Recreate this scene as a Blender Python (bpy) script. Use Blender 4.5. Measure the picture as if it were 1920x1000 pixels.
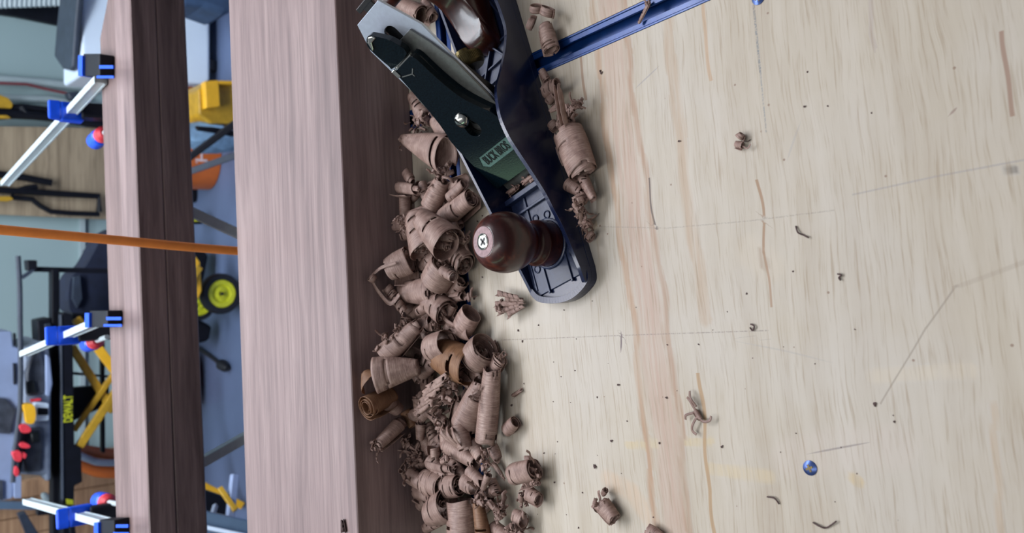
import bpy, bmesh, math, random
from mathutils import Vector, Matrix, noise
for o in list(bpy.data.objects): bpy.data.objects.remove(o)
S = bpy.context.scene
COL = S.collection
PI = math.pi

# ------------------------------------------------------------------ camera
F = 1500.0                       # focal length in pixels of the 1920 wide frame
PITCH = math.atan(1336 / F)      # looking down at the bench
H = .41                          # camera height above the bench top (z = 0)
CP, SP = math.cos(PITCH), math.sin(PITCH)
cd = bpy.data.cameras.new('camera')
cam = bpy.data.objects.new('camera', cd)
COL.objects.link(cam)
# the phone was held on its side: the picture's right is the world's down
cam.matrix_world = Matrix(((0, 1, 0, 0), (-SP, 0, -CP, 0), (-CP, 0, SP, H), (0, 0, 0, 1)))
cd.sensor_width = 36
cd.lens = F / 1920 * 36
cd.clip_start = .02
cd.clip_end = 60
cd.dof.use_dof = True
cd.dof.focus_distance = .56
cd.dof.aperture_fstop = 11
S.camera = cam

# ------------------------------------------------------------------ light
S.view_settings.view_transform = 'Standard'
S.view_settings.look = 'None'
S.view_settings.gamma = 1
S.view_settings.use_curve_mapping = False
S.view_settings.exposure = -0.17

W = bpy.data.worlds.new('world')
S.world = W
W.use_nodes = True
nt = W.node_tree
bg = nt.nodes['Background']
tc = nt.nodes.new('ShaderNodeTexCoord')
sx = nt.nodes.new('ShaderNodeSeparateXYZ')
nt.links.new(tc.outputs['Generated'], sx.inputs[0])
def wmath(op, a, b=None, clamp=False):
    n = nt.nodes.new('ShaderNodeMath'); n.operation = op; n.use_clamp = clamp
    for i, v in enumerate((a, b)):
        if v is None: continue
        if hasattr(v, 'default_value') or hasattr(v, 'links'): nt.links.new(v, n.inputs[i])
        else: n.inputs[i].default_value = v
    return n.outputs[0]
up = wmath('MULTIPLY', wmath('MAXIMUM', wmath('SUBTRACT', sx.outputs['Z'], .42), 0.0), .75)
far = wmath('MULTIPLY', wmath('MAXIMUM', sx.outputs['Y'], 0.0), .22)
lum = wmath('ADD', wmath('ADD', up, far), .095)
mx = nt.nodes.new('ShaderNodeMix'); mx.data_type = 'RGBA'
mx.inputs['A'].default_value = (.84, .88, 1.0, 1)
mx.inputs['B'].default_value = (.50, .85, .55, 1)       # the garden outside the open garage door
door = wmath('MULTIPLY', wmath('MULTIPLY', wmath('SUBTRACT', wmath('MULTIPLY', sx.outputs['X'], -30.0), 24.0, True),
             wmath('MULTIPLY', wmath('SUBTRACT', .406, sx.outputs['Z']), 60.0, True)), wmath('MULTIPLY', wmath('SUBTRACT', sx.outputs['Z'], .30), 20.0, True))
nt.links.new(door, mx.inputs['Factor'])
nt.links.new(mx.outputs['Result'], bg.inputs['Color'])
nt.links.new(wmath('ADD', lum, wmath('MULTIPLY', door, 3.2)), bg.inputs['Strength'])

def area(name, loc, target, sx_, sy_, power, color):
    l = bpy.data.lights.new(name, 'AREA'); l.shape = 'RECTANGLE'; l.size = sx_; l.size_y = sy_
    l.energy = power; l.color = color
    o = bpy.data.objects.new(name, l); COL.objects.link(o); o.location = loc
    o.rotation_euler = (Vector(target) - Vector(loc)).to_track_quat('-Z', 'Y').to_euler()
    return o
area('ceiling_or_fill_light', (.3, 1.55, 1.6), (-.05, .5, 0), 1.9, .5, 30, (.97, .95, 1.0))
area('ceiling_or_fill_light', (-.5, .30, 1.6), (-.3, .35, 0), 1.6, .35, 10, (1.0, .97, .93))
area('ceiling_or_fill_light', (0, 3.0, 1.75), (0, 3.3, 0), 2.6, .5, 40, (.80, .90, 1.0))
area('ceiling_or_fill_light', (.2, 1.5, 1.7), (0, 3.6, -.5), 2.4, .5, 96, (.82, .91, 1.0))  # added fill, no real fixture: brightens the background sides that face the camera

# ------------------------------------------------------------------ photo geometry -> bench geometry
def ray(x, y): return Vector((-(y - 500), CP * F - SP * (x - 960), -SP * F - CP * (x - 960)))
def at(x, y, z=0.0):                       # point at height z
    d = ray(x, y); t = (z - H) / d.z
    return Vector((d.x * t, d.y * t, z))
def atY(x, y, Y):                          # point at distance Y
    d = ray(x, y); t = Y / d.y
    return Vector((d.x * t, Y, H + d.z * t))

# ------------------------------------------------------------------ object helpers
def tag(o, label=None, cat=None, group=None, kind=None):
    if label: o['label'] = label
    if cat: o['category'] = cat
    if group: o['group'] = group
    if kind: o['kind'] = kind
    return o
def thing(name, label, cat, loc=(0, 0, 0), rz=0.0, group=None):
    o = bpy.data.objects.new(name, None); COL.objects.link(o)
    o.empty_display_size = .02
    o.matrix_world = Matrix.Translation(loc) @ Matrix.Rotation(rz, 4, 'Z')
    o.location = loc; o.rotation_euler = (0, 0, rz)
    return tag(o, label, cat, group)
def mat_of(o):
    m = Matrix.Translation(o.location) @ o.rotation_euler.to_matrix().to_4x4()
    return (mat_of(o.parent) @ m) if o.parent else m
def mk(name, bm, m, parent=None, world=True, origin=None, smooth=False, bevel=0, solid=0, seg=2, autosmooth=35):
    """link a bmesh as ONE object; world=True: its vertices are world coordinates"""
    me = bpy.data.meshes.new(name)
    if world:
        if parent is not None: bm.transform(mat_of(parent).inverted())
        elif origin is not None: bm.transform(Matrix.Translation(-Vector(origin)))
    bmesh.ops.recalc_face_normals(bm, faces=bm.faces) if not solid else None
    bm.to_mesh(me); bm.free()
    o = bpy.data.objects.new(name, me); COL.objects.link(o)
    if m: me.materials.append(m)
    if parent is not None: o.parent = parent
    elif origin is not None: o.location = origin
    if smooth:
        for p in me.polygons: p.use_smooth = True
        if not solid:
            me.set_sharp_from_angle(angle=math.radians(autosmooth))
    if solid:
        md = o.modifiers.new('thick', 'SOLIDIFY'); md.thickness = solid; md.offset = 0
    if bevel:
        md = o.modifiers.new('bevel', 'BEVEL'); md.width = bevel; md.segments = seg
        md.limit_method = 'ANGLE'; md.angle_limit = math.radians(40)
    return o
def B(): return bmesh.new()
def add_box(bm, x0, x1, y0, y1, z0, z1, M=None):
    r = bmesh.ops.create_cube(bm, size=1)
    vs = r['verts']
    for v in vs:
        v.co = Vector(((x0 + x1) / 2 + v.co.x * (x1 - x0), (y0 + y1) / 2 + v.co.y * (y1 - y0), (z0 + z1) / 2 + v.co.z * (z1 - z0)))
        if M: v.co = M @ v.co
    return vs
def add_prism(bm, pts, ext):
    """closed outline (list of Vectors) pushed along ext"""
    vs = [bm.verts.new(p) for p in pts]
    es = [bm.edges.new((vs[i], vs[(i + 1) % len(vs)])) for i in range(len(vs))]
    g = bmesh.ops.triangle_fill(bm, edges=es, use_beauty=True)
    fs = [f for f in g['geom'] if isinstance(f, bmesh.types.BMFace)]
    r = bmesh.ops.extrude_face_region(bm, geom=fs)
    bmesh.ops.translate(bm, vec=Vector(ext), verts=[v for v in r['geom'] if isinstance(v, bmesh.types.BMVert)])
def add_plate(bm, loops, fn, ext):
    """2D outer loop and hole loops -> plate with thickness; fn maps 2D to 3D"""
    es = []
    for lp in loops:
        vs = [bm.verts.new(fn(*p)) for p in lp]
        es += [bm.edges.new((vs[i], vs[(i + 1) % len(vs)])) for i in range(len(vs))]
    g = bmesh.ops.triangle_fill(bm, edges=es, use_beauty=True)
    fs = [f for f in g['geom'] if isinstance(f, bmesh.types.BMFace)]
    r = bmesh.ops.extrude_face_region(bm, geom=fs)
    bmesh.ops.translate(bm, vec=Vector(ext), verts=[v for v in r['geom'] if isinstance(v, bmesh.types.BMVert)])
def frame(d):
    d = Vector(d).normalized()
    a = Vector((0, 0, 1)) if abs(d.z) < .9 else Vector((1, 0, 0))
    e1 = d.cross(a).normalized(); return e1, d.cross(e1).normalized()
def add_tube(bm, pts, rad, seg=10, flat=1.0, caps=True):
    pts = [Vector(p) for p in pts]
    rs = rad if isinstance(rad, (list, tuple)) else [rad] * len(pts)
    rings = []
    e1 = None
    for i, p in enumerate(pts):
        d = (pts[min(i + 1, len(pts) - 1)] - pts[max(i - 1, 0)]).normalized()
        if e1 is None: e1, e2 = frame(d)
        else:
            e1 = (e1 - d * e1.dot(d)).normalized(); e2 = d.cross(e1)
        rings.append([bm.verts.new(p + (e1 * math.cos(2 * PI * k / seg) + e2 * math.sin(2 * PI * k / seg) * flat) * rs[i]) for k in range(seg)])
    for a, b in zip(rings, rings[1:]):
        for k in range(seg): bm.faces.new((a[k], a[(k + 1) % seg], b[(k + 1) % seg], b[k]))
    if caps:
        bm.faces.new(rings[0][::-1]); bm.faces.new(rings[-1])
def add_bar(bm, p, q, w, t, up=(0, 0, 1)):
    """rectangular bar from p to q, w across, t along up"""
    p, q = Vector(p), Vector(q); d = (q - p).normalized()
    s = d.cross(Vector(up)).normalized(); u = s.cross(d).normalized()
    vs = [bm.verts.new(c + s * a * w / 2 + u * b * t / 2) for c in (p, q) for a, b in ((-1, -1), (1, -1), (1, 1), (-1, 1))]
    for f in ((3, 2, 1, 0), (4, 5, 6, 7), (0, 1, 5, 4), (1, 2, 6, 5), (2, 3, 7, 6), (3, 0, 4, 7)): bm.faces.new([vs[i] for i in f])
def add_lathe(bm, prof, M, seg=40, caps=True):
    """prof: (radius, height) list, M places the axis (local z)"""
    rings = []
    for r, z in prof:
        if r < 1e-6: rings.append([bm.verts.new(M @ Vector((0, 0, z)))])
        else: rings.append([bm.verts.new(M @ Vector((r * math.cos(2 * PI * k / seg), r * math.sin(2 * PI * k / seg), z))) for k in range(seg)])
    for a, b in zip(rings, rings[1:]):
        for k in range(seg):
            if len(a) == 1 and len(b) == 1: continue
            if len(a) == 1: bm.faces.new((a[0], b[(k + 1) % seg], b[k]))
            elif len(b) == 1: bm.faces.new((a[k], a[(k + 1) % seg], b[0]))
            else: bm.faces.new((a[k], a[(k + 1) % seg], b[(k + 1) % seg], b[k]))
    for rg, flip in ((rings[0], True), (rings[-1], False)):
        if len(rg) > 1 and caps: bm.faces.new(rg[::-1] if flip else rg)
def smooth_pts(pts, n=4, closed=False):
    """Catmull-Rom through points"""
    pts = [Vector(p) for p in pts]; N = len(pts); out = []
    for i in range(N if closed else N - 1):
        g = (lambda k: pts[k % N]) if closed else (lambda k: pts[max(0, min(N - 1, k))])
        p0, p1, p2, p3 = g(i - 1), g(i), g(i + 1), g(i + 2)
        for k in range(n):
            t = k / n
            out.append(.5 * ((2 * p1) + (p2 - p0) * t + (2 * p0 - 5 * p1 + 4 * p2 - p3) * t * t + (3 * p1 - p0 - 3 * p2 + p3) * t ** 3))
    if not closed: out.append(pts[-1])
    return out

# ------------------------------------------------------------------ materials
def sr(r, g, b):
    f = lambda c: (c / 255 / 12.92) if c / 255 <= .04045 else ((c / 255 + .055) / 1.055) ** 2.4
    return (f(r), f(g), f(b), 1)
class NT:
    def __init__(s, name):
        s.m = bpy.data.materials.new(name); s.m.use_nodes = True; s.t = s.m.node_tree
        s.p = s.t.nodes['Principled BSDF']; s.out = s.t.nodes['Material Output']
    def n(s, typ, **kw):
        x = s.t.nodes.new(typ)
        for k, v in kw.items(): setattr(x, k, v)
        return x
    def l(s, a, b): s.t.links.new(a, b)
    def set(s, node, key, v):
        if isinstance(v, bpy.types.NodeSocket): s.l(v, node.inputs[key])
        else: node.inputs[key].default_value = v
    def math(s, op, a, b=0.0, clamp=False):
        x = s.n('ShaderNodeMath', operation=op, use_clamp=clamp); s.set(x, 0, a); s.set(x, 1, b); return x.outputs[0]
    def mix(s, f, a, b, mode='MIX'):
        x = s.n('ShaderNodeMix', data_type='RGBA', blend_type=mode); s.set(x, 'Factor', f); s.set(x, 'A', a); s.set(x, 'B', b); return x.outputs['Result']
    def noise(s, vec, scale, detail=3, rough=.5, dist=0):
        x = s.n('ShaderNodeTexNoise'); s.l(vec, x.inputs['Vector'])
        x.inputs['Scale'].default_value = scale; x.inputs['Detail'].default_value = detail
        x.inputs['Roughness'].default_value = rough; x.inputs['Distortion'].default_value = dist
        return x.outputs['Fac']
    def ramp(s, f, stops):
        x = s.n('ShaderNodeValToRGB'); s.l(f, x.inputs[0]); r = x.color_ramp
        while len(r.elements) < len(stops): r.elements.new(.5)
        for e, (p, c) in zip(r.elements, stops):
            e.position = p; e.color = c if isinstance(c, tuple) else (c, c, c, 1)
        return x.outputs['Color']
    def mapping(s, vec, scale=(1, 1, 1), rot=(0, 0, 0), loc=(0, 0, 0)):
        x = s.n('ShaderNodeMapping'); s.l(vec, x.inputs['Vector']); x.inputs['Scale'].default_value = scale
        x.inputs['Rotation'].default_value = rot; x.inputs['Location'].default_value = loc; return x.outputs['Vector']
    def obj(s): return s.n('ShaderNodeTexCoord').outputs['Object']
    def bump(s, h, strength, dist=.001):
        x = s.n('ShaderNodeBump'); s.l(h, x.inputs['Height']); x.inputs['Strength'].default_value = strength
        x.inputs['Distance'].default_value = dist; s.l(x.outputs['Normal'], s.p.inputs['Normal'])
def simple(name, col, rough=.5, metal=0.0, coat=0.0, var=.12, scale=60, bump=0.0, spec=.5, aniso=0):
    a = NT(name); v = a.obj(); nz = a.noise(v, scale, 4, .6)
    dark = tuple(c * (1 - var) for c in col[:3]) + (1,); lite = tuple(min(1, c * (1 + var)) for c in col[:3]) + (1,)
    a.l(a.ramp(nz, [(.3, dark), (.7, lite)]), a.p.inputs['Base Color'])
    a.p.inputs['Roughness'].default_value = rough; a.p.inputs['Metallic'].default_value = metal
    a.p.inputs['Coat Weight'].default_value = coat; a.p.inputs['Coat Roughness'].default_value = .08
    a.p.inputs['Specular IOR Level'].default_value = spec
    if bump: a.bump(nz, bump)
    return a.m
def wood(name, c_dark, c_mid, c_lite, axis_scale, rough=.5, coat=0.0, bump=.25, knots=0.0):
    """grain runs along local x"""
    a = NT(name); v = a.obj()
    warp = a.noise(a.mapping(v, (1.2, 6, 6)), 1.5, 3)
    w = a.n('ShaderNodeVectorMath', operation='MULTIPLY_ADD')
    cmb = a.n('ShaderNodeCombineXYZ'); a.l(warp, cmb.inputs[1]); a.l(warp, cmb.inputs[2])
    a.l(cmb.outputs[0], w.inputs[0]); w.inputs[1].default_value = (0, .06, .06); a.l(v, w.inputs[2])
    g1 = a.noise(a.mapping(w.outputs[0], (2.2, 60, 60)), axis_scale, 5, .65)
    g2 = a.noise(a.mapping(w.outputs[0], (3, 14, 14)), axis_scale, 3, .5)
    fine = a.noise(a.mapping(v, (14, 420, 420)), axis_scale, 3, .6)
    g3 = a.noise(a.mapping(w.outputs[0], (5, 190, 190)), axis_scale, 3, .6)
    f = a.math('ADD', a.math('MULTIPLY', g1, .45), a.math('ADD', a.math('MULTIPLY', g2, .27), a.math('MULTIPLY', g3, .28)))
    c = a.ramp(f, [(.37, c_dark), (.5, c_mid), (.63, c_lite)])
    c = a.mix(a.math('MULTIPLY', a.ramp(fine, [(.5, 0.0), (.64, 1.0)]), .4), c, tuple(k * .85 for k in c_dark[:3]) + (1,))
    if knots:
        kv = a.n('ShaderNodeTexVoronoi'); a.l(a.mapping(w.outputs[0], (4.2, 21, 21)), kv.inputs['Vector']); kv.inputs['Scale'].default_value = 1
        kd = a.ramp(kv.outputs['Distance'], [(.05, 1.0), (.24, 0.0)])
        c = a.mix(a.math('MULTIPLY', kd, .6 * knots), c, sr(58, 44, 44))
    a.l(c, a.p.inputs['Base Color'])
    a.p.inputs['Roughness'].default_value = rough; a.p.inputs['Coat Weight'].default_value = coat
    a.p.inputs['Coat Roughness'].default_value = .1
    a.bump(fine, bump, .0004)
    return a.m

M = {}
M['walnut'] = wood('walnut', sr(104, 85, 84), sr(132, 111, 109), sr(152, 131, 128), 1.0, .42, 0, .35)
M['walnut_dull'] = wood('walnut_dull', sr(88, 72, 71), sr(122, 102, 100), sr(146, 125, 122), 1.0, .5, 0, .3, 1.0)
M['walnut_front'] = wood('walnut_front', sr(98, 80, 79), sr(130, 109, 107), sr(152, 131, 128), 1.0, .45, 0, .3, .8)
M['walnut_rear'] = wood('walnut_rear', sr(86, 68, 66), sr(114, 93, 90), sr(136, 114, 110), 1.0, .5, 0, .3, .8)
M['knobwood'] = wood('knob_wood', sr(34, 9, 8), sr(58, 19, 14), sr(96, 42, 24), 1.0, .3, .22, .05)
M['totewood'] = wood('tote_wood', sr(34, 13, 10), sr(58, 25, 18), sr(84, 40, 28), 1.0, .28, .3, .05)
M['crate'] = wood('panel_wood', sr(120, 90, 66), sr(158, 122, 92), sr(180, 146, 112), .5, .6)
M['plyback'] = wood('plywood', sr(120, 104, 84), sr(158, 140, 116), sr(176, 158, 132), .35, .7)
M['blue_paint'] = simple('blue_enamel', sr(17, 28, 60), .27, 0, .2, .12, 40, .04)
M['blue_track'] = simple('blue_anodised', sr(10, 50, 108), .34, .25, .1, .15, 120)
M['cap'] = simple('green_black_enamel', sr(8, 19, 25), .07, 0, 0, .5, 900, .02, .3)
M['steel'] = simple('brushed_steel', sr(186, 194, 208), .36, .75, 0, .06, 300)
M['dark_steel'] = simple('dark_steel', sr(112, 114, 112), .42, .75, 0, .14, 400)
M['chrome'] = simple('chrome', sr(190, 190, 182), .2, 1, 0, .05, 50)
M['brass'] = simple('brass', sr(98, 86, 54), .4, .8, 0, .2, 500, .3)
M['black_iron'] = simple('black_iron', sr(20, 20, 22), .38, .2, 0, .3, 300)
M['plate'] = simple('name_plate', sr(88, 116, 112), .3, .3, .3, .2, 500)
M['ink'] = simple('dark_lettering', sr(14, 18, 20), .4)
M['ring'] = simple('bare_wood_ring', sr(150, 122, 124), .6, 0, 0, .25, 500)
M['wall'] = simple('wall_paint', sr(146, 166, 168), .8, 0, 0, .04, 2)
M['white_trim'] = simple('white_trim', sr(158, 172, 176), .6, 0, 0, .05, 10)
M['concrete'] = simple('concrete', sr(88, 103, 134), .55, 0, 0, .12, 3)
M['white'] = simple('white_plastic', sr(222, 236, 255), .4, 0, .1, .04, 5)
M['charcoal'] = simple('charcoal_plastic', sr(48, 56, 70), .45, 0, 0, .25, 25)
M['black'] = simple('black_plastic', sr(10, 12, 22), .55, 0, 0, .3, 40, 0, .25)
M['yellow'] = simple('yellow_plastic', sr(230, 172, 36), .45, 0, 0, .08, 30)
M['yellow_dark'] = simple('yellow_steel', sr(178, 138, 34), .45, 0, 0, .2, 30)
M['lime'] = simple('yellow_green', sr(190, 192, 40), .4, 0, 0, .15, 40)
M['orange'] = simple('orange_plastic', sr(204, 104, 44), .45, 0, 0, .1, 20)
M['hose'] = simple('orange_hose', sr(242, 142, 62), .5, 0, 0, .08, 60)
M['red'] = simple('red_plastic', sr(222, 62, 74), .4, 0, 0, .1, 60)
M['clamp_blue'] = simple('clamp_blue', sr(10, 82, 232), .35, 0, .2, .1, 60)
M['alu'] = simple('aluminium_bar', sr(206, 218, 222), .35, .25, 0, .06, 100)
M['grey'] = simple('grey_casting', sr(128, 138, 156), .5, .1, 0, .22, 25)
M['pale'] = simple('pale_grey_steel', sr(142, 156, 188), .4, .1, 0, .08, 10)
M['smoke'] = simple('smoky_guard', sr(62, 66, 76), .3, 0, 0, .4, 30)
M['navy'] = simple('navy_cloth', sr(22, 30, 52), .9, 0, 0, .3, 30)
M['slate'] = simple('slate_blue_cloth', sr(52, 74, 104), .8, 0, 0, .3, 12)
M['rust'] = simple('orange_brown', sr(140, 78, 50), .5, 0, 0, .2, 12)
M['letter_white'] = simple('white_lettering', sr(214, 196, 200), .5)
M['rubber'] = simple('rubber', sr(16, 18, 26), .6)
M['crumb'] = simple('walnut_crumb', sr(78, 60, 58), .8)
M['leg_grey'] = simple('blue_grey_steel', sr(96, 118, 142), .4, .3, 0, .1, 20)

def shaving_mat(name, cd_, cm_, cl_, trans=.18):
    a = NT(name); uv = a.n('ShaderNodeTexCoord').outputs['UV']
    rnd = a.n('ShaderNodeObjectInfo').outputs['Random']
    g = a.noise(a.mapping(uv, (2.0, 42, 1)), 1.0, 4, .7)
    big = a.noise(a.mapping(uv, (3, 3, 1)), 1.0, 2)
    f = a.math('ADD', a.math('MULTIPLY', g, .65), a.math('MULTIPLY', big, .35))
    c = a.ramp(f, [(.36, cd_), (.5, cm_), (.66, cl_)])
    c = a.mix(a.math('MULTIPLY', rnd, .30), c, sr(112, 88, 80))
    line = a.noise(a.mapping(uv, (5, 170, 1)), 1.0, 2, .6)
    c = a.mix(a.math('MULTIPLY', a.ramp(line, [(.55, 0.0), (.66, 1.0)]), .5), c, sr(70, 50, 46))
    a.l(c, a.p.inputs['Base Color']); a.p.inputs['Roughness'].default_value = .42
    a.bump(a.math('ADD', g, line), .5, .0005)
    tr = a.n('ShaderNodeBsdfTranslucent'); a.l(c, tr.inputs['Color'])
    ms = a.n('ShaderNodeMixShader'); ms.inputs[0].default_value = trans
    a.l(a.p.outputs[0], ms.inputs[1]); a.l(tr.outputs[0], ms.inputs[2]); a.l(ms.outputs[0], a.out.inputs['Surface'])
    return a.m
M['shav'] = shaving_mat('walnut_shaving', sr(124, 96, 87), sr(170, 140, 129), sr(210, 182, 168))
M['amber'] = shaving_mat('amber_shaving', sr(120, 84, 58), sr(154, 112, 82), sr(176, 136, 104), .3)

# ------------------------------------------------------------------ the setting
FLOOR = -.88
def structure(name, bm, m, origin=(0, 0, 0)): return tag(mk(name, bm, m, origin=origin), kind='structure')
bm = B(); add_box(bm, -6, 6, -2, 4.36, FLOOR - .05, FLOOR); structure('floor', bm, M['concrete'])
bm = B(); add_box(bm, -6, 6, 4.3, 4.42, FLOOR, 1.9); structure('wall_back', bm, M['wall'])
bm = B(); z0 = atY(160, 500, 4.27).z; z1 = atY(151, 500, 4.27).z
add_box(bm, -6, 6, 4.272, 4.3, z0, z1); structure('trim_1', bm, M['white_trim'])

# ------------------------------------------------------------------ work bench with two blue tracks
TR = math.radians(7)
TM = Matrix.Rotation(TR, 4, 'Z')
TI = TM.inverted()
def tl(x, y, z=0.0): return TI @ at(x, y, z)          # bench frame coordinates of a photo point on the bench
T1a, T1b = .511, .530          # long track, bench y
T2a, T2b = .1935, .2123        # cross track, bench x
MARKS = [   # knots, heartwood stripes, pencil lines and scratches of the board: photo points, half width, colour, strength, edge
    ([(1136, -60), (1142, 65), (1175, 280), (1192, 430), (1215, 600), (1252, 820), (1280, 1060)], .0125, sr(172, 144, 128), .75, 'rag'),
    ([(1105, -60), (1113, 65), (1147, 301), (1160, 430), (1184, 598), (1214, 820), (1240, 1060)], .0035, sr(164, 128, 98), .8, 'rag'),
    ([(1163, -60), (1171, 65), (1203, 258), (1225, 430), (1245, 598), (1275, 760), (1300, 1060)], .0032, sr(158, 124, 100), .8, 'rag'),
    ([(1238, -60), (1248, 30), (1266, 150), (1282, 290), (1300, 480), (1322, 600)], .0055, sr(168, 142, 116), .6, 'rag'),
    ([(1083, 80), (1092, 150), (1097, 190)], .0014, sr(140, 104, 78), .7, ''),
    ([(1316, -20), (1325, 80), (1335, 150)], .0015, sr(176, 142, 108), .6, ''),
    ([(1217, 335), (1224, 385), (1231, 430)], .0009, sr(92, 80, 74), .9, ''),
    ([(1421, 335), (1426, 400), (1430, 470)], .0011, sr(146, 112, 82), .8, 'rag'),
    ([(1430, 470), (1438, 520), (1445, 575)], .0009, sr(150, 116, 88), .7, ''),
    ([(1426, 470), (1432, 500)], .004, sr(150, 126, 104), .6, ''),
    ([(1310, 700), (1322, 800), (1336, 920), (1343, 1060)], .0016, sr(162, 130, 92), .8, 'rag'),
    ([(1885, 60), (1898, 150), (1908, 215)], .0013, sr(140, 108, 90), .75, ''),
    ([(1636, -20), (1640, 60), (1652, 90)], .0016, sr(168, 156, 148), .6, ''),
    ([(1862, 760), (1875, 870), (1890, 1010)], .0025, sr(178, 156, 132), .6, ''),
    ([(1158, 625), (1160, 660)], .0009, sr(96, 80, 84), .9, ''),
    ([(1140, 900), (1190, 925), (1230, 990)], .008, sr(192, 166, 140), .55, 'rag'),
    ([(1411, -10), (1418, 60), (1426, 140)], .0009, sr(120, 124, 126), .9, 'dots'),
    ([(1426, 140), (1432, 200), (1437, 250)], .0006, sr(130, 134, 136), .7, 'dots'),
    ([(940, 638), (1200, 628), (1443, 620)], .00042, sr(118, 108, 104), .6, 'dots'),
    ([(1120, 425), (1250, 428), (1400, 415), (1560, 395)], .0005, sr(140, 132, 124), .5, 'dots'),
    ([(1785, 540), (1730, 620), (1660, 755)], .0006, sr(140, 130, 118), .6, ''),
    ([(1920, 490), (1840, 520), (1785, 540)], .0014, sr(160, 148, 134), .4, ''),
    ([(1525, 852), (1635, 830)], .0006, sr(140, 132, 128), .8, ''),
    ([(1195, 165), (1240, 122)], .0006, sr(150, 146, 146), .7, ''),
    ([(1510, 225), (1478, 300)], .0007, sr(166, 160, 154), .6, ''),
    ([(1600, 365), (1760, 330), (1920, 300)], .0006, sr(158, 152, 148), .7, ''),
    ([(1889, 318), (1902, 320)], .0028, sr(78, 78, 80), .75, 'dots'),
    ([(1785, 215), (1800, 200)], .0007, sr(140, 120, 110), .8, ''),
    ([(1380, 640), (1560, 680)], .0006, sr(168, 162, 156), .6, ''),
    ([(1490, 860), (1600, 840), (1680, 840)], .014, sr(190, 178, 168), .4, 'rag'),
    ([(1640, 705), (1820, 695)], .005, sr(196, 184, 164), .5, 'rag'),
    ([(1180, 835), (1340, 828)], .0035, sr(192, 172, 130), .55, 'rag'),
    ([(1340, 880), (1450, 895)], .005, sr(196, 176, 136), .45, 'rag'),
    ([(1600, 897), (1612, 905)], .004, sr(190, 166, 120), .6, ''),
    ([(1085, 470), (1112, 420)], .004, sr(196, 168, 130), .5, ''),
    ([(1400, 470), (1440, 500)], .012, sr(192, 180, 162), .4, 'rag'),
]
def bench_mat():
    a = NT('birch_plywood'); v = a.obj()
    flat = a.n('ShaderNodeVectorMath', operation='MULTIPLY'); a.l(v, flat.inputs[0]); flat.inputs[1].default_value = (1, 1, 0)
    nz = a.n('ShaderNodeTexNoise'); a.l(a.mapping(v, (1, 1.6, 1)), nz.inputs['Vector']); nz.inputs['Scale'].default_value = 7; nz.inputs['Detail'].default_value = 3
    w = a.n('ShaderNodeVectorMath', operation='MULTIPLY_ADD'); a.l(nz.outputs['Color'], w.inputs[0]); w.inputs[1].default_value = (0, .016, 0); a.l(flat.outputs[0], w.inputs[2])
    P = w.outputs[0]
    gr = a.noise(a.mapping(P, (3, 46, 1)), 1.6, 5, .6)
    fine = a.noise(a.mapping(P, (26, 620, 1)), 1.0, 3, .65)
    big = a.noise(flat.outputs[0], 4.5, 4, .6)
    c = a.ramp(gr, [(.32, sr(170, 158, 141)), (.5, sr(180, 170, 154)), (.68, sr(188, 179, 165))])
    c = a.mix(a.math('MULTIPLY', a.ramp(big, [(.42, 0.0), (.66, 1.0)]), .35), c, sr(172, 160, 146))
    wear = a.noise(a.mapping(flat.outputs[0], (1.2, 1.2, 1), loc=(3.1, 1.7, 0)), 5, 5, .62)
    c = a.mix(a.math('MULTIPLY', a.ramp(wear, [(.45, 0.0), (.62, 1.0)]), .45), c, sr(188, 182, 174))
    rag = a.ramp(a.noise(a.mapping(P, (8, 160, 1)), 2.0, 3, .6), [(.3, .3), (.62, 1.0)])
    dots = a.ramp(a.noise(flat.outputs[0], 900, 2), [(.42, .15), (.55, 1.0)])
    def attr(n): return a.n('ShaderNodeAttribute', attribute_name=n)
    wide = attr('stain'); c = a.mix(a.math('MULTIPLY', wide.outputs['Alpha'], rag), c, wide.outputs['Color'])
    thin = attr('line'); par = attr('line_shape'); q = a.n('ShaderNodeSeparateXYZ'); a.l(par.outputs['Vector'], q.inputs[0])
    m = a.math('MULTIPLY', a.math('SUBTRACT', 1.0, a.math('DIVIDE', a.math('ABSOLUTE', q.outputs[0]), a.math('MAXIMUM', q.outputs[1], .0001)), True), 2.2, True)
    m = a.math('MULTIPLY', m, thin.outputs['Alpha'])
    edge = a.n('ShaderNodeMix', data_type='FLOAT'); a.l(q.outputs[2], edge.inputs['Factor']); edge.inputs['A'].default_value = 1; a.l(dots, edge.inputs['B'])
    c = a.mix(a.math('MULTIPLY', m, edge.outputs['Result']), c, thin.outputs['Color'])
    vo = a.n('ShaderNodeTexVoronoi'); a.l(flat.outputs[0], vo.inputs['Vector']); vo.inputs['Scale'].default_value = 75
    sel = a.ramp(a.noise(flat.outputs[0], 31, 2), [(.52, 0.0), (.56, 1.0)])
    sp = a.math('MULTIPLY', a.math('LESS_THAN', vo.outputs['Distance'], .055), sel)
    c = a.mix(a.math('MULTIPLY', sp, .7), c, sr(120, 92, 76))
    c = a.mix(a.math('MULTIPLY', a.ramp(fine, [(.52, 0.0), (.70, 1.0)]), .5), c, sr(140, 120, 94))
    a.l(c, a.p.inputs['Base Color']); a.p.inputs['Roughness'].default_value = .55
    a.p.inputs['Specular IOR Level'].default_value = .35
    a.bump(fine, .12, .0004)
    return a.m
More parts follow.
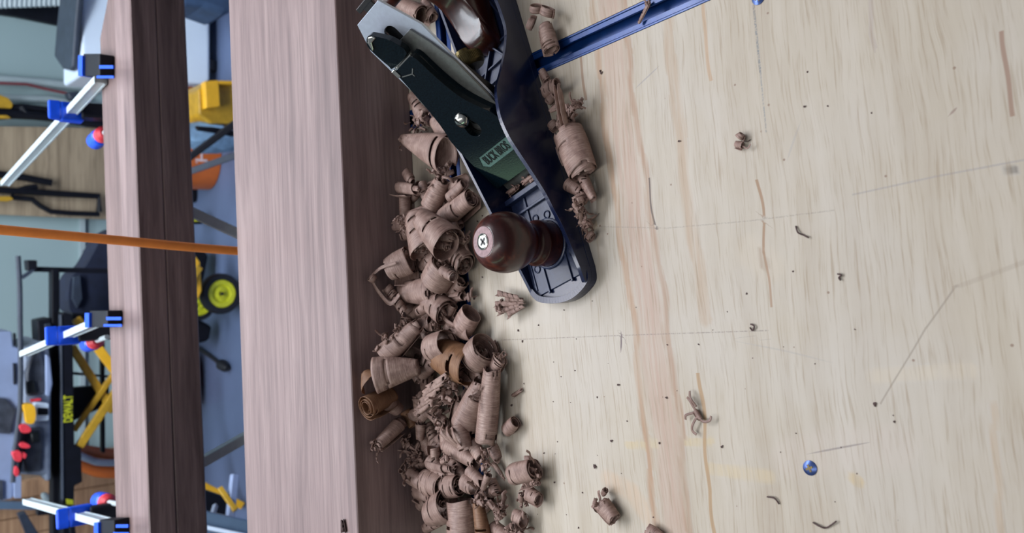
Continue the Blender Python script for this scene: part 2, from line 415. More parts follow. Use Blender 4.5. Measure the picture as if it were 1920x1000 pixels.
def bench_surface(regions, step=.002):
    """the top veneer as a fine grid; where each mark runs is stored on its vertices"""
    import numpy as np
    V, Fc, off = [], [], 0
    for (xa, xb, ya, yb) in regions:
        nx = max(2, int((xb - xa) / step) + 1); ny = max(2, int((yb - ya) / step) + 1)
        gx, gy = np.meshgrid(np.linspace(xa, xb, nx), np.linspace(ya, yb, ny))
        V.append(np.stack([gx.ravel(), gy.ravel()], 1))
        idx = np.arange(nx * ny).reshape(ny, nx) + off
        Fc.append(np.stack([idx[:-1, :-1], idx[:-1, 1:], idx[1:, 1:], idx[1:, :-1]], -1).reshape(-1, 4)); off += nx * ny
    V = np.concatenate(V); Fc = np.concatenate(Fc); n = len(V)
    me = bpy.data.meshes.new('tabletop_surface')
    me.vertices.add(n); me.loops.add(Fc.size); me.polygons.add(len(Fc))
    me.vertices.foreach_set('co', np.concatenate([V, np.zeros((n, 1))], 1).ravel())
    me.loops.foreach_set('vertex_index', Fc.ravel().astype(np.int32))
    me.polygons.foreach_set('loop_start', np.arange(0, Fc.size, 4, dtype=np.int32))
    me.update()
    x, y = V[:, 0], V[:, 1]
    wy = y + .0016 * np.sin(x * 31 + 1) + .0011 * np.sin(x * 73 + y * 40) + .0007 * np.sin(x * 150 + y * 90 + 2)
    st = np.zeros((n, 4)); st[:, :3] = .5
    ln = np.zeros((n, 4)); ln[:, :3] = .5
    shp = np.zeros((n, 3)); shp[:, 1] = .001; shp[:, 0] = 1; best = np.full(n, 1e9)
    for pts, wd, col, stg, kind in MARKS:
        Y = wy if (kind != 'dots') else y
        for p, q in zip(pts, pts[1:]):
            A, Q = tl(*p), tl(*q); bx, by = Q.x - A.x, Q.y - A.y; L = math.hypot(bx, by)
            t = ((x - A.x) * bx + (Y - A.y) * by) / (L * L); tc_ = np.clip(t, 0, 1)
            d = np.hypot(x - A.x - bx * tc_, Y - A.y - by * tc_)
            if wd >= .0025:
                al = np.clip((1 - d / wd) * 2.2, 0, 1) * stg
                k = al > st[:, 3]; st[k, :3] = col[:3]; st[k, 3] = al[k]
            else:
                sd = ((x - A.x) * by - (Y - A.y) * bx) / L
                along = np.maximum(0, np.abs(t - .5) - .5) * L
                k = (np.abs(sd) < .006) & (along < .0015) & (np.abs(sd) < best)
                best[k] = np.abs(sd[k]); ln[k, :3] = col[:3]; ln[k, 3] = stg
                shp[k, 0] = sd[k]; shp[k, 1] = (wd * np.clip(1.15 - np.abs(2 * t - 1) ** 2 * (1 if len(pts) == 2 and kind == '' else 0), .1, 1))[k]; shp[k, 2] = 1.0 if kind == 'dots' else 0.0
    for nm, arr in (('stain', st), ('line', ln)):
        at_ = me.attributes.new(nm, 'FLOAT_COLOR', 'POINT'); at_.data.foreach_set('color', arr.ravel())
    at_ = me.attributes.new('line_shape', 'FLOAT_VECTOR', 'POINT'); at_.data.foreach_set('vector', shp.ravel())
    return me
M['bench'] = bench_mat()
bench = thing('workbench', 'pale plywood workbench top with blue tracks let into it', 'workbench', (0, .25, FLOOR), TR)
X0, X1, Y0, Y1 = -1.15, 1.15, -.35, .70
inv = mat_of(bench).inverted() @ TM
def in_bench(o):      # keeps the part's own origin at the origin of the bench frame, where its material is laid out
    o.parent = bench; o.location = inv.translation; o.rotation_euler = inv.to_euler(); return o
bm = B()
for (xa, xb) in ((X0, T2a), (T2b, X1)):
    for (ya, yb) in ((Y0, T1a), (T1b, Y1)):
        add_box(bm, xa, xb, ya, yb, -.0105, -.0001)
add_box(bm, X0, X1, Y0, Y1, -.024, -.0104)
in_bench(mk('tabletop', bm, M['bench'], world=False))
me = bench_surface([(xa, xb, ya, yb) for (xa, xb) in ((X0, T2a), (T2b, X1)) for (ya, yb) in ((Y0, T1a), (T1b, Y1))], .0021)
me.materials.append(M['bench'])
o = bpy.data.objects.new('top_veneer', me); COL.objects.link(o); in_bench(o)
M['pine'] = wood('pine', sr(150, 120, 84), sr(182, 150, 108), sr(200, 170, 128), .6, .6)
for (lx, ly) in ((-1.0, -.25), (1.0, -.25), (-1.0, .58), (1.0, .58)):
    bm = B(); add_box(bm, lx - .045, lx + .045, ly - .045, ly + .045, FLOOR, -.024, TM); mk('leg', bm, M['pine'], bench)
bm = B()
add_box(bm, -.95, .95, -.27, -.23, -.12, -.024, TM); add_box(bm, -.95, .95, .56, .6, -.12, -.024, TM)
mk('apron', bm, M['pine'], bench)

def track(name, label, horizontal, a0, a1, spans):
    bm = B(); w = a1 - a0
    def bx(c0, c1, z0, z1):
        for s0, s1 in spans:
            if horizontal: add_box(bm, s0, s1, c0, c1, z0, z1, TM)
            else: add_box(bm, c0, c1, s0, s1, z0, z1, TM)
    e = .0002
    bx(a0 + e, a1 - e, -.0103, -.0085)
    bx(a0 + e, a0 + .0018, -.0085, .0002); bx(a1 - .0018, a1 - e, -.0085, .0002)
    bx(a0 + .0018, a0 + .0056, -.0022, -.0002); bx(a1 - .0056, a1 - .0018, -.0022, -.0002)
    return tag(mk(name, bm, M['blue_track'], origin=(TM @ Vector(((0, a0, 0) if horizontal else (a0, .2, 0)))), bevel=.0003, seg=1), label, 'track')
track('aluminium_track', 'long blue aluminium track in the bench running under the shavings beside the walnut board', True, T1a, T1b, [(X0, X1)])
track('aluminium_track', 'short blue aluminium track crossing the bench beyond the plane, at the top of the photo', False, T2a, T2b, [(Y0, T1a - .0002), (T1b + .0002, Y1)])

def wood_screw(x, y, label, r=.0042):
    p = at(x, y); t = thing('wood_screw', label, 'screw', (p.x, p.y, 0), .5)
    bm = B(); add_lathe(bm, [(r * .5, -.004), (r, -.0004), (r * .96, .0004), (r * .62, .0009), (0, .001)], Matrix(), 28)
    mk('head', bm, SCR, t, world=False, smooth=True)
    bm = B(); a = r * .5; b = r * .14
    add_box(bm, -a, a, -b, b, .0006, .00115); add_box(bm, -b, b, -a, a, .0006, .00116)
    mk('cross_recess', bm, M['brass'], t, world=False)
SCR = simple('blued_screw', sr(58, 76, 122), .25, .7, 0, .2, 300)
wood_screw(1519, 878, 'blue steel cross head screw sunk in the bare bench top')
wood_screw(1422, -4, 'dark screw head half cut off at the top of the photo')

# ------------------------------------------------------------------ walnut boards
def board(name, label, front, k, y0, y1, xa, xb, z0, z1, m, end=None, bev=.0008):
    """front line Y = front + k X; y0..y1 is the depth behind that line"""
    ang = math.atan(k); R = Matrix.Translation((0, front, 0)) @ Matrix.Rotation(ang, 4, 'Z')
    o = bpy.data.objects.new(name, bpy.data.meshes.new(name)); COL.objects.link(o)
    bm = B()
    if end: add_prism(bm, [Vector((xa, y0, z0)), Vector((xb, y0, z0)), Vector((xb - end, y1, z0)), Vector((xa, y1, z0))], (0, 0, z1 - z0))
    else: add_box(bm, xa, xb, y0, y1, z0, z1)
    bmesh.ops.recalc_face_normals(bm, faces=bm.faces)
    bm.to_mesh(o.data); bm.free(); o.data.materials.append(m)
    o.location = (0, front, 0); o.rotation_euler = (0, 0, ang)
    md = o.modifiers.new('bevel', 'BEVEL'); md.width = bev; md.segments = 1
    return tag(o, label, 'board')
def walnut_face(name, base_mat_args, xs):
    return wood(name, *base_mat_args)
HB = .0716
board('walnut_board', 'thick planed walnut board lying along the bench, shavings heaped against its side', .5861, .0853, 0, .219, -1.6, 1.6, 0, HB, M['walnut'])
board('walnut_board', 'upper front board of the clamped walnut stack across the gap', 1.1162, .1166, 0, .0715, -1.5, 1.5, .0402, .0747, M['walnut_front'], bev=.0016)
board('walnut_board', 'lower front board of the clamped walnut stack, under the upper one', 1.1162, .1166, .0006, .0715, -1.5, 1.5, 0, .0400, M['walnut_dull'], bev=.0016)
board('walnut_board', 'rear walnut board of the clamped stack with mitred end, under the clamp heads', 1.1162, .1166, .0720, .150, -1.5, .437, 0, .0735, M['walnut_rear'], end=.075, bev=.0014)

# ------------------------------------------------------------------ the hand plane
P0 = Vector((-.0018, .373, 0)); PA = math.radians(21.79)
plane = thing('bench_plane', 'dark blue metal bench plane with round brown knob, lying on the bench', 'hand plane', P0, PA)
# plane frame: x runs from toe to heel, y across from the near cheek (0) to the far cheek (.06)
def pk(name, bm, m, parent=None, **kw): return mk(name, bm, m, parent or plane, world=False, **kw)
Wd = .060
def body_part():
    bm = B()
    toe = smooth_pts([(.002, 0, 0), (-.0075, .0028, 0), (-.0125, .014, 0), (-.0135, .026, 0), (-.0105, .040, 0), (-.004, .054, 0), (.004, .060, 0)], 5)
    out = toe + [Vector((.352, .06, 0)), Vector((.362, .045, 0)), Vector((.365, .03, 0)), Vector((.362, .015, 0)), Vector((.352, 0, 0))]
    add_prism(bm, out, (0, 0, .0055))
    # raised lip round the toe
    n = len(toe)
    for a, b in zip(toe[:-1], toe[1:]):
        c = Vector((.03, .03, 0))
        ia, ib = a + (c - a).normalized() * .0045, b + (c - b).normalized() * .0045
        add_prism(bm, [a + Vector((0, 0, .005)), b + Vector((0, 0, .005)), ib + Vector((0, 0, .005)), ia + Vector((0, 0, .005))], (0, 0, .0042))
    rim = smooth_pts([(-.0075, 0, .0112), (0, 0, .0150), (.0058, 0, .0163), (.0294, 0, .0203), (.0432, 0, .0244), (.0551, 0, .0278), (.0708, 0, .0348),
           (.0856, 0, .0422), (.0981, 0, .0478), (.1123, 0, .0505), (.1272, 0, .0491), (.1384, 0, .0460), (.153, 0, .0373), (.1731, 0, .0268),
           (.1907, 0, .0202), (.2071, 0, .0199), (.23, 0, .0225), (.27, 0, .026), (.31, 0, .022), (.352, 0, .012)], 4)
    for y0, y1 in ((0, .0030), (.0575, .060)):
        pts = [Vector((p.x if y0 == 0 else max(p.x, .003), y0, p.z if y0 == 0 else min(p.z, .0085 + max(0, p.x - .003) * .30))) for p in rim]
        if y0: pts = [p for i, p in enumerate(pts) if i == 0 or (p - pts[i - 1]).length > 1e-5]
        pts = pts + [Vector((pts[-1].x, y0, .0)), Vector((.0 if y0 == 0 else .004, y0, .0))] + ([Vector((-.0072, y0, .004))] if y0 == 0 else [])
        bb = B(); add_prism(bb, pts, (0, y1 - y0, 0))
        if y0 == 0:
            for v in bb.verts:                         # the near cheek turns in round the toe corner
                if v.co.x < .001: v.co.y += (.001 - v.co.x) * .36
        tmp = bpy.data.meshes.new('t'); bb.to_mesh(tmp); bb.free(); bm.from_mesh(tmp); bpy.data.meshes.remove(tmp)
    return bm
body = pk('body', body_part(), M['blue_paint'], bevel=.0005, seg=2)
bm = B()
# bed of the toe with its ribs, the bar before the mouth, and the frog seat
add_box(bm, .0, .074, .003, .0575, .0054, .0068)
for y in (.0175, .0415): add_box(bm, -.002, .0735, y - .0009, y + .0009, .0060, .0080)
add_box(bm, .0735, .0775, .003, .0575, .0054, .0125)
add_box(bm, .0630, .0650, .003, .0575, .0060, .0092)
for y in (.0065, .0535): add_box(bm, .004, .062, y - .0006, y + .0006, .0060, .0076)
add_box(bm, .098, .345, .003, .0575, .0054, .0070)
for x in (.170, .182, .196, .26, .30): add_box(bm, x, x + .0015, .003, .0575, .0068, .0095)
for (xa, ya, xb, yb) in ((.165, .006, .195, .028), (.165, .054, .195, .032), (.20, .006, .24, .022), (.20, .054, .24, .038)):
    add_bar(bm, (xa, ya, .0085), (xb, yb, .0085), .0016, .004)
for (x, y) in ((.017, .0105), (.017, .0355), (.019, .048), (.052, .024), (.054, .036), (.05, .0475)):
    add_lathe(bm, [(.0031, .0066), (.0033, .0078), (.0024, .0078), (.0022, .0070), (0, .0070)], Matrix.Translation((x, y, 0)), 20)
add_lathe(bm, [(.0185, .0064), (.0185, .0085), (.0172, .0092), (.0160, .0085), (0, .0085)], Matrix.Translation((.0318, .030, 0)), 48)
pk('cast_ribs', bm, simple('blue_cast_enamel', sr(24, 36, 66), .42, 0, .12, .2, 300, .15), bevel=.0003, seg=1)
bm = B(); add_box(bm, .0775, .086, .006, .054, .0035, .0058); pk('mouth', bm, M['black_iron'])
# frog: the wedge that carries the iron at 45 degrees
r2 = math.sqrt(.5); UM = .088
def fs(s, y, off): return Vector((UM + s * r2 - off * r2, y, s * r2 + off * r2))
NRM = Vector((-r2, 0, r2))
bm = B()
add_prism(bm, [fs(6, 0, 0) * 0 + fs(.006, .010, -.0006), fs(.108, .010, -.0006), fs(.108, .010, -.0060), Vector((.140, .010, .030)), Vector((.140, .010, .0068)), Vector((.098, .010, .0068))], (0, .040, 0))
pk('frog', bm, M['black_iron'], bevel=.0012)
def arc(cx, cy, r, a0, a1, n=10): return [(cx + r * math.cos(math.radians(a0 + (a1 - a0) * i / n)), cy + r * math.sin(math.radians(a0 + (a1 - a0) * i / n))) for i in range(n + 1)]
# iron, cap iron, lever cap: outlines in (distance up the slope, across)
bm = B()
slot = arc(.1435, .0288, .0056, -90, 90, 12) + arc(.060, .0288, .0056, 90, 270, 8)
add_plate(bm, [[(.001, .0045), (.001, .0545), (.146, .0545), (.1645, .0455), (.1645, .0165), (.133, .0045)], slot], lambda s_, y: fs(s_, y, .0006), NRM * .0024)
pk('iron', bm, M['steel'], bevel=.0002, seg=1)
bm = B()
ol = [(.003, .0045), (.003, .0545), (.097, .0545), (.1365, .046), (.1365, .0135), (.121, .0088), (.100, .0047)]
add_plate(bm, [ol, arc(.062, .029, .0045, 0, 350, 14)], lambda s_, y: fs(s_, y, .0031 + (.0022 if s_ < .02 else 0)), NRM * .0018)
pk('cap_iron', bm, M['dark_steel'], bevel=.0002, seg=1)
# lever cap
def CO(s_): return .0134
left = [(.0120, .0545), (.022, .0548), (.045, .0545), (.062, .0530), (.0687, .0505), (.0857, .0468), (.1094, .0440), (.121, .0428), (.1245, .0420)]
right = [(.1245, .0222), (.120, .0200), (.1003, .0192), (.0812, .0164), (.0670, .0105), (.058, .0062), (.045, .0050), (.022, .0048), (.0120, .0050)]
lft = [tuple(p[:2]) for p in smooth_pts([(a, b, 0) for a, b in left], 3)]
rgt = [tuple(p[:2]) for p in smooth_pts([(a, b, 0) for a, b in right], 3)]
key = arc(.0672, .0300, .0036, -55, 55, 8) + arc(.0580, .0290, .0060, 70, 290, 14)
bm = B()
add_plate(bm, [lft + rgt, key], lambda s_, y: fs(s_, y, CO(s_) - .0065), NRM * .0075)
lever = pk('lever_cap', bm, M['cap'], bevel=.0009, seg=3)
# folded flange that stiffens the near edge of the cap
bm = B()
for side in (rgt[:-6], ):
    for a, b in zip(side, side[1:]):
        add_prism(bm, [fs(a[0], a[1], CO(a[0]) - .004), fs(b[0], b[1], CO(b[0]) - .004), fs(b[0], b[1] - .0012, .0052), fs(a[0], a[1] - .0012, .0052)], (0, .0014, 0))
pk('cap_flange', bm, M['cap'], lever)
# cam lever at the top of the cap, black with a bright rounded lip
bm = B()
cam_ol = [(.1270, .0225), (.1270, .0410), (.1300, .0425), (.1470, .0420), (.1520, .0385), (.1535, .0335), (.1500, .0300), (.1440, .0255), (.1390, .0232)]
co = [tuple(p[:2]) for p in smooth_pts([(a, b, 0) for a, b in cam_ol], 3, True)]
add_plate(bm, [co], lambda s_, y: fs(s_, y, .0085 + .002 * max(0, (s_ - .13) / .02)), NRM * .0058)
cam_o = pk('cam_lever', bm, M['cap'], lever, bevel=.0016, seg=4)
bm = B()
add_plate(bm, [[(.1445, .0405), (.1505, .0385), (.1530, .0345), (.1515, .0312), (.1490, .0300), (.1488, .0355), (.1452, .0385)]], lambda s_, y: fs(s_, y, .0160), NRM * .0014)
pk('bright_lip', bm, M['chrome'], cam_o, bevel=.0006, seg=3)
bm = B()
add_box(bm, 0, .0022, 0, .0175, 0, .0030, Matrix.Translation(fs(.1235, .0235, .0088)) @ Matrix.Rotation(-PI / 4, 4, 'Y'))
pk('spring', bm, M['chrome'], lever, bevel=.0004)
bm = B()
add_plate(bm, [[(.1195, .0405), (.1260, .0405), (.1260, .0440), (.1195, .0438)]], lambda s_, y: fs(s_, y, .0140), NRM * .0012)
pk('bright_tab', bm, M['chrome'], lever, bevel=.0003)
bm = B()
for (a, b) in (((.1185, .0405), (.1150, .0320)), ((.1150, .0320), (.1175, .0282)), ((.1150, .0320), (.1128, .0318))):
    add_bar(bm, fs(a[0], a[1], CO(.11) + .0010), fs(b[0], b[1], CO(.11) + .0010), .0007, .0007, NRM)
pk('pressed_crease', bm, M['dark_steel'], lever)
# cap screw: domed, slotted, chromed
def at_slope(s_, y, off): return Matrix.Translation(fs(s_, y, off)) @ Matrix.Rotation(-PI / 4, 4, 'Y')
bm = B(); add_lathe(bm, [(.0030, -.009), (.0030, .0), (.0052, .0002), (.0056, .0012), (.0050, .0026), (.0034, .0038), (.0014, .0043), (0, .0044)], at_slope(.0682, .0302, .0143), 36)
csw = pk('cap_screw', bm, M['chrome'], smooth=True)
bm = B(); add_box(bm, -.0045, .0045, -.0004, .0004, .0030, .00445, at_slope(.0682, .0302, .0143) @ Matrix.Rotation(.35, 4, 'Z')); pk('slot', bm, M['black_iron'], csw)
# name plate and lettering
bm = B(); pl_ol = [(.0280, .0090), (.0280, .0440), (.0325, .0490), (.0405, .0455), (.0405, .0090)]
def frm(o_, w_):
    c = (sum(p[0] for p in o_) / len(o_), sum(p[1] for p in o_) / len(o_))
    return [(c[0] + (p[0] - c[0]) * (1 - w_ * 1.6), c[1] + (p[1] - c[1]) * (1 - w_ * .55)) for p in o_]
add_plate(bm, [pl_ol], lambda s_, y: fs(s_, y, CO(s_) + .00095), NRM * .0003)
pk('name_plate', bm, M['plate'], lever)
bm = B()
add_plate(bm, [pl_ol, frm(pl_ol, .09)], lambda s_, y: fs(s_, y, CO(s_) + .00115), NRM * .0005)
pk('plate_border', bm, M['cap'], lever)
def text_mesh(name, body_, size, m, parent, matrix, extrude=.0002, xs=1.0, bold=0.0):
    c = bpy.data.curves.new(name, 'FONT'); c.body = body_; c.size = size; c.extrude = extrude; c.offset = bold
    c.align_x = 'CENTER'; c.align_y = 'CENTER'
    t = bpy.data.objects.new(name, c); COL.objects.link(t)
    dg = bpy.context.evaluated_depsgraph_get(); me = bpy.data.meshes.new_from_object(t.evaluated_get(dg))
    bpy.data.objects.remove(t); me.transform(Matrix.Diagonal((xs, 1, 1, 1)))
    o = bpy.data.objects.new(name, me); COL.objects.link(o); me.materials.clear(); me.materials.append(m)
    if parent: o.parent = parent; me.transform(matrix)
    else: o.matrix_world = matrix
    return o
# the words run across the cap, from its far edge to its near edge, tops towards the heel
ex = Vector((0, -1, 0)); ey = Vector((r2, 0, r2)); ez = NRM
TMx = Matrix(((ex.x, ey.x, ez.x, 0), (ex.y, ey.y, ez.y, 0), (ex.z, ey.z, ez.z, 0), (0, 0, 0, 1)))
text_mesh('lettering', 'BUCK BROS', .0098, M['ink'], lever, Matrix.Translation(fs(.0343, .0297, CO(.034) + .0013)) @ TMx, .0003, .52, .00022)
# front knob
kprof = [(.0163, .0085), (.0166, .0100), (.0166, .0190), (.0160, .0215), (.0140, .0245), (.0134, .0275), (.0138, .0300), (.0155, .0325), (.0180, .0362), (.0198, .0405),
         (.0209, .0455), (.0212, .0500), (.0207, .0545), (.0194, .0590), (.0172, .0630), (.0140, .0662), (.0112, .0678), (.0100, .0681), (.0062, .0681), (.0058, .0668), (0, .0668)]
kp = [(p.x, p.y) for p in smooth_pts([(a, b, 0) for a, b in kprof], 3)]
KM = Matrix.Translation((.0318, .030, 0))
bm = B(); add_lathe(bm, kp, KM, 64)
knob = pk('knob', bm, M['knobwood'], smooth=True, autosmooth=60)
bm = B(); add_lathe(bm, [(.0056, .0682), (.0056, .06845), (.0102, .06845), (.0104, .0680)], KM, 48); pk('pale_top_ring', bm, M['ring'], knob, smooth=True)
bm = B(); add_lathe(bm, [(.0054, .0668), (.0056, .0690), (.0048, .0694), (.0043, .0688), (0, .0686)], KM, 36)
ks = pk('knob_screw', bm, M['chrome'], knob, smooth=True)
bm = B()
for q in (0, PI / 2): add_box(bm, -.0031, .0031, -.0007, .0007, .0685, .06885, KM @ Matrix.Rotation(.5 + q, 4, 'Z'))
pk('cross_recess', bm, M['black_iron'], ks)
# tote (rear handle) with its low front foot, grip and horn
prof = smooth_pts([(.1945, 0, .0072), (.1955, 0, .0150), (.2000, 0, .0225), (.2080, 0, .0262), (.2180, 0, .0312), (.2290, 0, .0395), (.2350, 0, .052), (.2350, 0, .066), (.2290, 0, .080),
        (.2210, 0, .0885), (.2130, 0, .0935), (.2150, 0, .1005), (.2300, 0, .1060), (.2520, 0, .1060), (.2700, 0, .0980), (.2790, 0, .082), (.2830, 0, .060), (.2900, 0, .035), (.3020, 0, .018), (.306, 0, .0072)], 3)
bm = B()
cx_ = Vector((.255, 0, .045))
def inset(p, k):
    d = (cx_ - p); return p + d.normalized() * min(d.length * .8, k)
lay = [(-.0125, .0065), (-.0116, .0030), (-.0090, .0008), (-.005, 0), (.005, 0), (.0090, .0008), (.0116, .0030), (.0125, .0065)]
rings = [[bm.verts.new(Vector((inset(p, k).x, .030 + y, max(.0072, inset(p, k).z)))) for p in prof] for y, k in lay]
n = len(prof)
for a, b in zip(rings, rings[1:]):
    for i in range(n): bm.faces.new((a[i], a[(i + 1) % n], b[(i + 1) % n], b[i]))
for rg in (rings[0], rings[-1]):
    es = [e for e in bm.edges if e.verts[0] in rg and e.verts[1] in rg]
    bmesh.ops.triangle_fill(bm, edges=es, use_beauty=True)
pk('tote', bm, M['totewood'], smooth=True, autosmooth=80)
# brass depth nut, yoke, lateral lever
NM = Matrix.Translation((.176, .031, .0370)) @ Matrix.Rotation(math.radians(72), 4, 'Y')
bm = B()
pts_ = [(.004, -.004), (.011, -.003), (.0128, -.001), (.0130, .0), (.0130, .006), (.0122, .0072), (.0060, .0075), (.0055, .012), (0, .012)]
add_lathe(bm, pts_, NM, 60)
for k in range(60):
    a_ = 2 * PI * k / 60
    add_box(bm, -.0003, .0003, -.0003, .0003, .0002, .0058, NM @ Matrix.Rotation(a_, 4, 'Z') @ Matrix.Translation((.0130, 0, 0)))
pk('depth_nut', bm, M['brass'], smooth=True)
bm = B(); add_tube(bm, [(.140, .031, .030), (.1765, .031, .0372)], .0035, 14); pk('nut_stud', bm, M['black_iron'])
bm = B(); add_bar(bm, (.139, .0305, .032), (.156, .0305, .058), .008, .003, (0, 1, 0)); pk('yoke', bm, M['black_iron'], bevel=.0005)
bm = B()
add_bar(bm, fs(.09, .030, -.0022), fs(.172, .030, -.0022), .010, .0018, NRM)
add_bar(bm, fs(.170, .020, -.004), fs(.170, .040, -.004), .004, .006, NRM)
pk('lateral_lever', bm, M['black_iron'], bevel=.0005)

# ------------------------------------------------------------------ walnut shavings
def face_y(X): return .5861 + .0853 * X          # front face of the board the heap leans on
def place(x, y, z, r):
    """point of the photo at height z, kept in front of the board"""
    p = at(x, y, z)
    for _ in range(4):
        lim = face_y(p.x) - r - .0015
        if p.y <= lim or z > HB + r: break
        d = ray(x, y); t = lim / d.y
        p = Vector((d.x * t, lim, H + d.z * t))
    return p
def px_m(x, y, z): return (H - z) / -(ray(x, y).z)         # metres per photo pixel there (across)
def curl(bm, A, Bp, r0, r1, turns=2.0, inner=.6, helix=0.0, th=0.0, rag=.06, crink=.0, squash=.9, seed=0, nv=18, slits=4, frayed=.0):
    """a ribbon of wood rolled round the axis A-B: radius r0 at A, r1 at B"""
    rnd = random.Random(seed); uvl = bm.loops.layers.uv.verify()
    A, Bp = Vector(A), Vector(Bp); ax = Bp - A; L = ax.length; d = ax.normalized(); e1, e2 = frame(d)
    squash *= rnd.uniform(.78, 1.05); spring = rnd.uniform(0, .35); wav = rnd.uniform(.05, .14)
    ns = max(24, int(30 * turns)); o = rnd.random() * 50; circ = 2 * PI * (r0 + r1) / 2 * turns
    grid = []
    for i in range(ns + 1):
        s = i / ns; row = []
        tear = 1 - frayed * max(0, (s - .8) / .2)
        for j in range(nv + 1):
            v = j / nv
            edge = (noise.noise(Vector((s * turns * 5 + o, j // (nv / 2 + .1) * 9.0, o))) * rag) * (abs(v - .5) * 2) ** 2 * (1 if v > .5 else -1)
            vv = .5 + (v - .5) * tear + edge + .05 * noise.noise(Vector((s * turns * 1.3, o, 7)))
            t = helix * s + (1 - helix) * vv
            R = (r0 + (r1 - r0) * t) * (1 - (1 - inner) * s)
            ang = th + 2 * PI * turns * s
            R *= 1 + spring * math.exp(-s * turns * 5) + wav * noise.noise(Vector((s * turns * 1.7 + o, v * 1.2, 3))) + crink * math.sin(s * turns * 22 + 3 * noise.noise(Vector((s * 6, v * 2, o))))
            bow = .06 * R * math.sin(v * PI)
            p = A + d * (t * L) + (e1 * math.cos(ang) + e2 * math.sin(ang) * squash) * (R + bow)
            row.append(bm.verts.new(p))
        grid.append(row)
    cut = set()
    for _ in range(slits):
        j = rnd.randrange(1, nv - 1) if nv > 3 else 0; i0 = rnd.randrange(0, max(1, ns - 6)); 
        for i in range(i0, i0 + rnd.randrange(3, 10)): cut.add((i, j))
    if rag > .03:
        for _ in range(int(4 * turns)):
            i0 = rnd.randrange(0, ns); j = 0 if rnd.random() < .5 else nv - 1
            for i in range(i0, min(ns, i0 + rnd.randrange(1, 3))): cut.add((i, j))
    for i in range(ns):
        for j in range(nv):
            if (i, j) in cut: continue
            f = bm.faces.new((grid[i][j], grid[i + 1][j], grid[i + 1][j + 1], grid[i][j + 1])); f.smooth = True
            for lp, (a, b) in zip(f.loops, ((i, j), (i + 1, j), (i + 1, j + 1), (i, j + 1))):
                lp[uvl].uv = (a / ns * circ * 40, b / nv * L * 30)
def strip(bm, pts, width, seed=0, twist=0.0, side=(0, 0, 1)):
    """a narrow ribbon following points"""
    uvl = bm.loops.layers.uv.verify(); P = smooth_pts(pts, 6); n = len(P); rows = []; dist = 0
    for i, p in enumerate(P):
        d = (P[min(i + 1, n - 1)] - P[max(i - 1, 0)]).normalized()
        a = d.cross(Vector(side)); a = a.normalized() if a.length > 1e-4 else Vector((1, 0, 0)); b = d.cross(a)
        ang = twist * i / n; q = a * math.cos(ang) + b * math.sin(ang)
        w = width * (1 - .5 * abs(i / (n - 1) - .5) ** 2)
        if i: dist += (p - P[i - 1]).length
        rows.append(([bm.verts.new(p + q * w * k / 2) for k in (-1, 0, 1)], dist))
    for (a, da), (b, db) in zip(rows, rows[1:]):
        for k in range(2):
            f = bm.faces.new((a[k], b[k], b[k + 1], a[k + 1])); f.smooth = True
            for lp, uv in zip(f.loops, ((da, k), (db, k), (db, k + 1), (da, k + 1))): lp[uvl].uv = (uv[0] * 40, uv[1] * width * 15)
def frill(bm, c, R, n, seed, size=.0030, elong=(1, 1, .6)):
    """one crumpled shaving: a cluster of tiny tight curls and kinked bands"""
    rnd = random.Random(seed)
    for k in range(n):
        u = Vector((rnd.gauss(0, .5) * elong[0], rnd.gauss(0, .5) * elong[1], rnd.gauss(0, .5) * elong[2])) * R
        p = c + u; d = Vector((rnd.uniform(-1, 1), rnd.uniform(-1, 1), rnd.uniform(-.6, .6))).normalized()
        s = size * rnd.uniform(.6, 1.3)
        if rnd.random() < .6:
            curl(bm, p - d * s, p + d * s, s * rnd.uniform(.45, .95), s * rnd.uniform(.4, .8), turns=rnd.uniform(.7, 1.8), inner=.5, th=rnd.uniform(0, 6), rag=.2, crink=.12, seed=seed + k, nv=5, slits=1)
        else:
            q = [p]; dd = d
            for _ in range(4):
                dd = (dd + Vector((rnd.uniform(-1, 1), rnd.uniform(-1, 1), rnd.uniform(-1, 1))) * .9).normalized(); q.append(q[-1] + dd * s * .9)
            strip(bm, q, s * .7, side=d)
SH = []
SEED = [100]
def finish(bm, m, label, origin, name='wood_shaving', group=None):
    zmin = min(v.co.z for v in bm.verts)
    if zmin < .0004: bmesh.ops.translate(bm, vec=(0, 0, .0004 - zmin), verts=bm.verts)
    me_o = mk(name, bm, m, origin=origin, solid=.00022)
    for p in me_o.data.polygons: p.use_smooth = True
    tag(me_o, label, 'wood shaving', group); SH.append(me_o); return me_o
def roll(x1, y1, x2, y2, r0, r1, label, z=None, dz=0.0, m='shav', extra=None, group=None, **kw):
    """a rolled shaving with its axis between two photo points, radii in photo pixels there"""
    SEED[0] += 7; kw.setdefault('seed', SEED[0])
    k = px_m((x1 + x2) / 2, 0, .02); R0, R1 = r0 * k, r1 * k; Rm = max(R0, R1)
    zz = Rm * .92 if z is None else z
    A, Bp = place(x1, y1, zz, R0), place(x2, y2, zz + dz, R1)
    bm = B(); curl(bm, A, Bp, R0, R1, **kw)
    if extra: extra(bm, A, Bp, R0, R1)
    return finish(bm, M[m], label, ((A.x + Bp.x) / 2, (A.y + Bp.y) / 2, max(0, min(A.z, Bp.z) - Rm)), group=group)
def crumple(x, y, r, n, label, z=None, size=.0032, elong=(1, 1, .6), m='shav', group=None, extra=None):
    SEED[0] += 7; k = px_m(x, 0, .02); R = r * k; c = place(x, y, R * .6 if z is None else z, R * .7)
    bm = B(); frill(bm, c, R, n, SEED[0], size, elong)
    if extra: extra(bm, c, R)
    return finish(bm, M[m], label, (c.x, c.y, 0), group=group)
